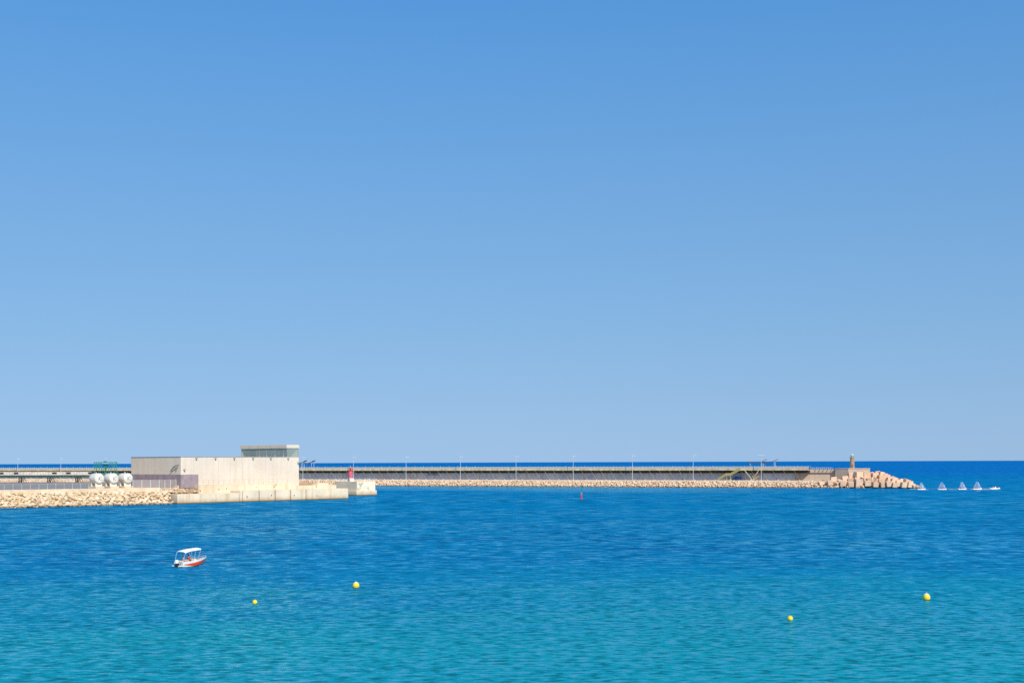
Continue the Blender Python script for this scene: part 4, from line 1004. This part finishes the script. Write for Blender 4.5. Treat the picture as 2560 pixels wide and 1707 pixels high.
# outboard engine
ob = MB(); ob.hull8([(-2.62, -.2, .5), (-2.16, -.2, .5), (-2.16, .2, .5), (-2.62, .2, .5)], [(-2.52, -.15, .95), (-2.2, -.15, .98), (-2.2, .15, .98), (-2.52, .15, .95)])
eng = ob.build('outboard_engine', M['gel'], boat, bevel=.07, smooth=True)
m = MB(); m.box((-2.38, 0, .2), (.2, .16, .65)); m.box((-2.16, 0, .45), (.22, .26, .34)); m.box((-2.42, 0, .3), (.42, .3, .2)); m.build('leg', M['black'], eng, bevel=.02)
m = MB(); m.box((-2.25, .62, .16), (.5, .42, .12)); m.box((-2.25, -.62, .16), (.5, .42, .12)); m.build('swim_platform', M['gel'], boat, bevel=.03)
m = MB()
for x in (-2.46, -2.1): m.tube((x, -.62, .16), (x, -.62, .78), .022, seg=6)
m.tube((-2.46, -.62, .78), (-2.1, -.62, .78), .022, seg=6); m.tube((-2.46, -.62, .5), (-2.1, -.62, .5), .018, seg=6); m.build('boarding_ladder', M['galv'], boat)
# canopy
bi = MB(); na, nbb = 14, 10; xa, xb, hb = -1.65, 1.0, .84
def can(u, v): return Vector((xa+(xb-xa)*u, (v*2-1)*hb, 1.96+.24*u**.55+.11*(1-(v*2-1)**2)-.05*(u*(1-u))*4*0+(-.12*(1-u)**6)))
for lift in (0, .035):
    for i in range(na):
        for k in range(nbb):
            q = [can(i/na, k/nbb), can((i+1)/na, k/nbb), can((i+1)/na, (k+1)/nbb), can(i/na, (k+1)/nbb)]; bi.face([p_+Vector((0, 0, lift)) for p_ in q])
for k in range(na):
    for v in (0, 1): a, b = can(k/na, v), can((k+1)/na, v); bi.face([a-Vector((0, 0, .1)), b-Vector((0, 0, .1)), b+Vector((0, 0, .035)), a+Vector((0, 0, .035))])
bm_o = bi.build('canopy', M['cloth'], boat, smooth=True)
m = MB()
for s in (-1, 1):
    for a, b in (((-1.95, s*.8, .7), (xa+.02, s*hb, 1.88)), ((-.5, s*.8, .78), (-.62, s*hb, 2.2)), ((-.5, s*.8, .78), (-1.2, s*hb, 2.14)), ((.5, s*.78, .85), (xb-.02, s*hb, 2.32)), ((-.15, s*.8, .8), (.1, s*hb, 2.26))): m.tube(a, b, .022, seg=6)
m.build('canopy_frame', M['galv'], bm_o)
m = MB(); pr = []
for s in (-1, 1):
    pts = [hull_pt(u, 1, s)+Vector((0, -s*.05, .05 if u < .66 else .22)) for u in (.6, .66, .75, .85, .93, .99)]; m.path(pts, .016)
    for u in (.75, .9): q = hull_pt(u, 1, s); m.tube(q+Vector((0, -s*.05, .0)), q+Vector((0, -s*.05, .22)), .014, seg=6)
m.build('bow_rail', M['galv'], boat)
def aboard(x, y, z): return Matrix.Translation(BP) @ Matrix.Rotation(BH, 4, 'Z') @ Vector((x, y, z))
person('person with bare shoulders sitting on the stern seat of the motorboat', aboard(-1.5, -.2, .56), BH+R(-50), sit_pose(.06), None, cloth('orange shorts', (.6, .16, .05)), voxel=.0095)
person('person in a purple cap and red shirt sitting at the helm of the motorboat', aboard(-.5, -.05, .62), BH+R(-12), sit_pose(.04, 'wheel'), cloth('red shirt', (.55, .09, .07)), cloth('dark shorts', (.03, .03, .07)), voxel=.0095, hat=cloth('purple cap', (.09, .03, .16)))

# ------------------------------------------------------------------ sailing dinghies in tow and the launch that tows them
PD = sit_pose(.05)
dz = Wp(2371, 1223.2)
def dinghy(px, py, label, rz, sailrot, lum):
    p = Wp(px, py); t = thing('sailing_dinghy', label, 'sailing dinghy', p, rz, 'sailing dinghies in tow')
    m = MB(); NSd = 12
    def hp_(u, w_, s):
        x = -2.0+4.0*u; b = .7*(1-max(0, (u-.45)/.55)**2.2*.62)*(.8+.2*w_); return Vector((x, s*b, -.1+.1*u*u+(.5+.12*u)*w_))
    for s in (-1, 1):
        for i in range(NSd):
            for k in range(3): m.face([hp_(i/NSd, k/3, s), hp_((i+1)/NSd, k/3, s), hp_((i+1)/NSd, (k+1)/3, s), hp_(i/NSd, (k+1)/3, s)])
    for i in range(NSd): m.face([hp_(i/NSd, 0, -1), hp_((i+1)/NSd, 0, -1), hp_((i+1)/NSd, 0, 1), hp_(i/NSd, 0, 1)])
    for u in (0, 1): m.face([hp_(u, 0, -1), hp_(u, 0, 1), hp_(u, 1, 1), hp_(u, 1, -1)])
    m.build('hull', M['gel'], t, smooth=True)
    m = MB()
    for s in (-1, 1):
        for i in range(NSd): m.tube(hp_(i/NSd, 1, s), hp_((i+1)/NSd, 1, s), .05, seg=6)
    m.build('gunwale', M['red'], t)
    m = MB(); m.tube((.3, 0, 0), (.3, 0, 3.45), .045, .035, 8); m.build('mast', M['galv'], t)
    cs, sn = math.cos(sailrot), math.sin(sailrot)
    def sp(u, v):
        ln = 1.95*(1-.6*v); x = -u*ln; y = .25*math.sin(math.pi*u)*(1-.4*v)+.06*math.sin(9*u+5*v); z = .75+v*2.65
        return Vector((.3+x*cs-y*sn, x*sn+y*cs, z))
    def jp(u, v):
        a_ = Vector((1.95, 0, .62)).lerp(Vector((.36, 0, 3.2)), v); b_ = Vector((.1, -.25, .8)).lerp(Vector((.36, 0, 3.2)), v)
        q_ = a_.lerp(b_, u); q_.y -= .22*math.sin(math.pi*u)*(1-v); return q_
    for nm, fn, mt in (('mainsail', sp, M['sail']), ('jib', jp, M['jib'])):
        m = MB(); a = 12
        for i in range(a):
            for k in range(a): m.face([fn(i/a, k/a), fn((i+1)/a, k/a), fn((i+1)/a, (k+1)/a), fn(i/a, (k+1)/a)])
        m.build(nm, mt, t, smooth=True)
    m = MB(); m.tube(sp(0, 0), sp(1, 0), .03, seg=6); m.build('boom', M['galv'], t)
    m = MB(); m.box((-2.06, 0, .15), (.05, .3, .75)); m.tube((-2.0, 0, .5), (-1.3, 0, .58), .02, seg=6); m.build('rudder', M['gel'], t)
    return t
dd = [(2303, 1223.6, 'small white dinghy with pale sail, leftmost of the tow beside the jetty tip', .12, R(14)), (2355, 1223.4, 'small white dinghy with pale sail, second from the jetty tip', .05, R(-16)),
      (2405, 1223.2, 'small white dinghy with pale sail, third from the jetty tip', .1, R(12)), (2443, 1223.0, 'small white dinghy with pale sail, nearest behind the towing launch', -.05, R(-18))]
sh_c = [('red lifejacket', (.6, .05, .05)), ('pink lifejacket', (.6, .15, .2)), ('navy lifejacket', (.03, .05, .2)), ('orange lifejacket', (.7, .2, .04))]
for (px, py, lb, rz, sr_), (cn, cc), who in zip(dd, sh_c, ('leftmost dinghy beside the jetty tip', 'second dinghy from the jetty tip', 'third dinghy from the jetty tip', 'dinghy nearest the towing launch')):
    t = dinghy(px, py, lb, rz, sr_, 0); t.scale = (1, 1, {2303: .95, 2355: 1.0, 2405: 1.06, 2443: 1.08}[px])
    q = Matrix.Translation(t.location) @ Matrix.Rotation(rz, 4, 'Z') @ Vector((-1.0, -.3, .42))
    person('person in a %s sitting in the %s' % (cn, who), q, rz+R(20), PD, cloth(cn, cc), cloth('dark shorts', (.03, .03, .07)), voxel=.022)
lp_ = Wp(2487, 1222.8); la = thing('inflatable_launch', 'small white inflatable launch with crew at the far right, towing the dinghies', 'boat', lp_, .08)
m = MB()
for s in (-1, 1):
    pts = [Vector((-2.3, s*.8, .3)), Vector((0, s*.85, .3)), Vector((1.2, s*.75, .36)), Vector((1.9, s*.45, .5)), Vector((2.25, 0, .58))]
    for a, b in zip(pts[:-1], pts[1:]): m.tube(a, b, .27, .25, 12)
    m.lathe([(.25*math.cos(a), .25*math.sin(a)) for a in (-1.5, -.7, 0, .7, 1.5)], Matrix.Translation(pts[0]), 10)
m.build('tube_collar', M['gel'], la, smooth=True)
m = MB(); m.hull8([(-2.2, -.5, -.2), (1.0, -.4, -.2), (2.0, 0, .3), (1.0, .4, -.2), (-2.2, .5, -.2)], [(-2.2, -.7, .25), (1.2, -.65, .3), (2.1, 0, .5), (1.2, .65, .3), (-2.2, .7, .25)]); m.build('hull', plain('grey hull', (.3, .31, .33), .5), la)
m = MB(); m.box((.2, 0, .75), (.5, .6, .9)); m.box((-.5, 0, .5), (.5, .7, .4)); m.build('console', M['gel'], la, bevel=.05)
m = MB(); m.box((-2.45, 0, .85), (.45, .4, .5)); m.box((-2.4, 0, .35), (.2, .2, .8)); m.build('outboard_engine', plain('slate engine cowl', (.12, .14, .2), .4), la, bevel=.06)
for (x, y, rz, cn, cc, lb) in ((-1.4, -.6, .3, 'pale blue jacket', (.35, .5, .75), 'person in a pale blue jacket sitting at the stern of the launch'), (-.5, 0, 0, 'white shirt', (.75, .75, .75), 'person in a white shirt sitting at the console of the launch'), (.9, -.45, .2, 'navy jacket', (.03, .05, .2), 'person in a navy jacket sitting near the bow of the launch')):
    q = Matrix.Translation(lp_) @ Matrix.Rotation(.08, 4, 'Z') @ Vector((x, y, .62)); person(lb, q, .08+rz, PD, cloth(cn, cc), cloth('dark shorts', (.03, .03, .07)), voxel=.022)
# wake
def foam_mat():
    m_, t, b = new_mat('foam'); out = t.nodes['Material Output']; tr_ = N(t, 'ShaderNodeBsdfTransparent'); mx = N(t, 'ShaderNodeMixShader')
    b.inputs['Base Color'].default_value = (.8, .84, .88, 1); b.inputs['Roughness'].default_value = .8
    t.links.new(ramp(t, noise_tex(t, .9, 5, .65, sc=(.5, 1.2, 1)), .36, .56, 0, .95), mx.inputs[0]); t.links.new(tr_.outputs[0], mx.inputs[1]); t.links.new(b.outputs[0], mx.inputs[2]); t.links.new(mx.outputs[0], out.inputs[0]); return m_
wk = MB(); wr_ = random.Random(2)
def patch(px0, px1, py, wdt):
    n = 14; a, b = Wp(px0, py), Wp(px1, py); lo_, hi_ = [], []
    for k in range(n+1):
        q = a.lerp(b, k/n); h_ = wdt*(.35+.65*math.sin(math.pi*(.08+.84*k/n)))*wr_.uniform(.5, 1.1)
        lo_.append(q+Vector((wr_.uniform(-.2, .2), -h_, .03))); hi_.append(q+Vector((wr_.uniform(-.2, .2), h_, .06+.1*wr_.random())))
    for k in range(n): wk.face([lo_[k], lo_[k+1], hi_[k+1], hi_[k]])
for a in ((2276, 2290, 1222.4, 1.6), (2296, 2320, 1223.8, 3.2), (2347, 2367, 1223.7, 3.0), (2372, 2398, 1223.4, 1.6), (2396, 2418, 1223.5, 3.0), (2424, 2436, 1223.4, 1.0), (2434, 2464, 1223.2, 3.6), (2460, 2482, 1223.2, 3.0), (2480, 2502, 1223.1, 1.8), (2440, 2452, 1226.6, 1.2)): patch(*a)
tag(wk.build('wake_foam', foam_mat()), 'white wake foam around the dinghies and launch', 'foam', kind='stuff')
m = MB(); pts = [Wp(x, 1223.2)+Vector((0, 0, .45)) for x in (2312, 2349, 2363, 2399, 2412, 2437, 2452, 2480)]
for k in (0, 2, 4, 6): m.tube(pts[k], pts[k+1], .012, seg=5)
tag(m.build('tow_rope', M['white']), 'thin white rope linking the dinghies to the launch', 'rope')

# ------------------------------------------------------------------ people on the jetty
SP = stand_pose(.25)
q = J.p(J.s_at(1633, TD+1.5), TD+1.5, ZJ+ZD); person('person in a pink shirt on the jetty walkway between two lamp posts', q, J.rot()+math.pi, SP, cloth('pink shirt', (.7, .25, .32)), cloth('dark shorts', (.03, .03, .07)), voxel=.022)
q = J.p(J.s_at(1424, 10.0), 10.0, ZJ); person('person in dark clothes walking at the foot of the jetty wall above the red buoy', q, J.rot(), SP, cloth('black shirt', (.02, .02, .02)), cloth('dark shorts', (.03, .03, .07)), voxel=.022)
q = J.p(J.s_at(1941, 12.0), 12.0, ZJ); person('person in dark clothes at the foot of the jetty wall, right of the canopies', q, J.rot()+2.5, SP, cloth('black shirt', (.02, .02, .02)), cloth('dark shorts', (.03, .03, .07)), voxel=.022)
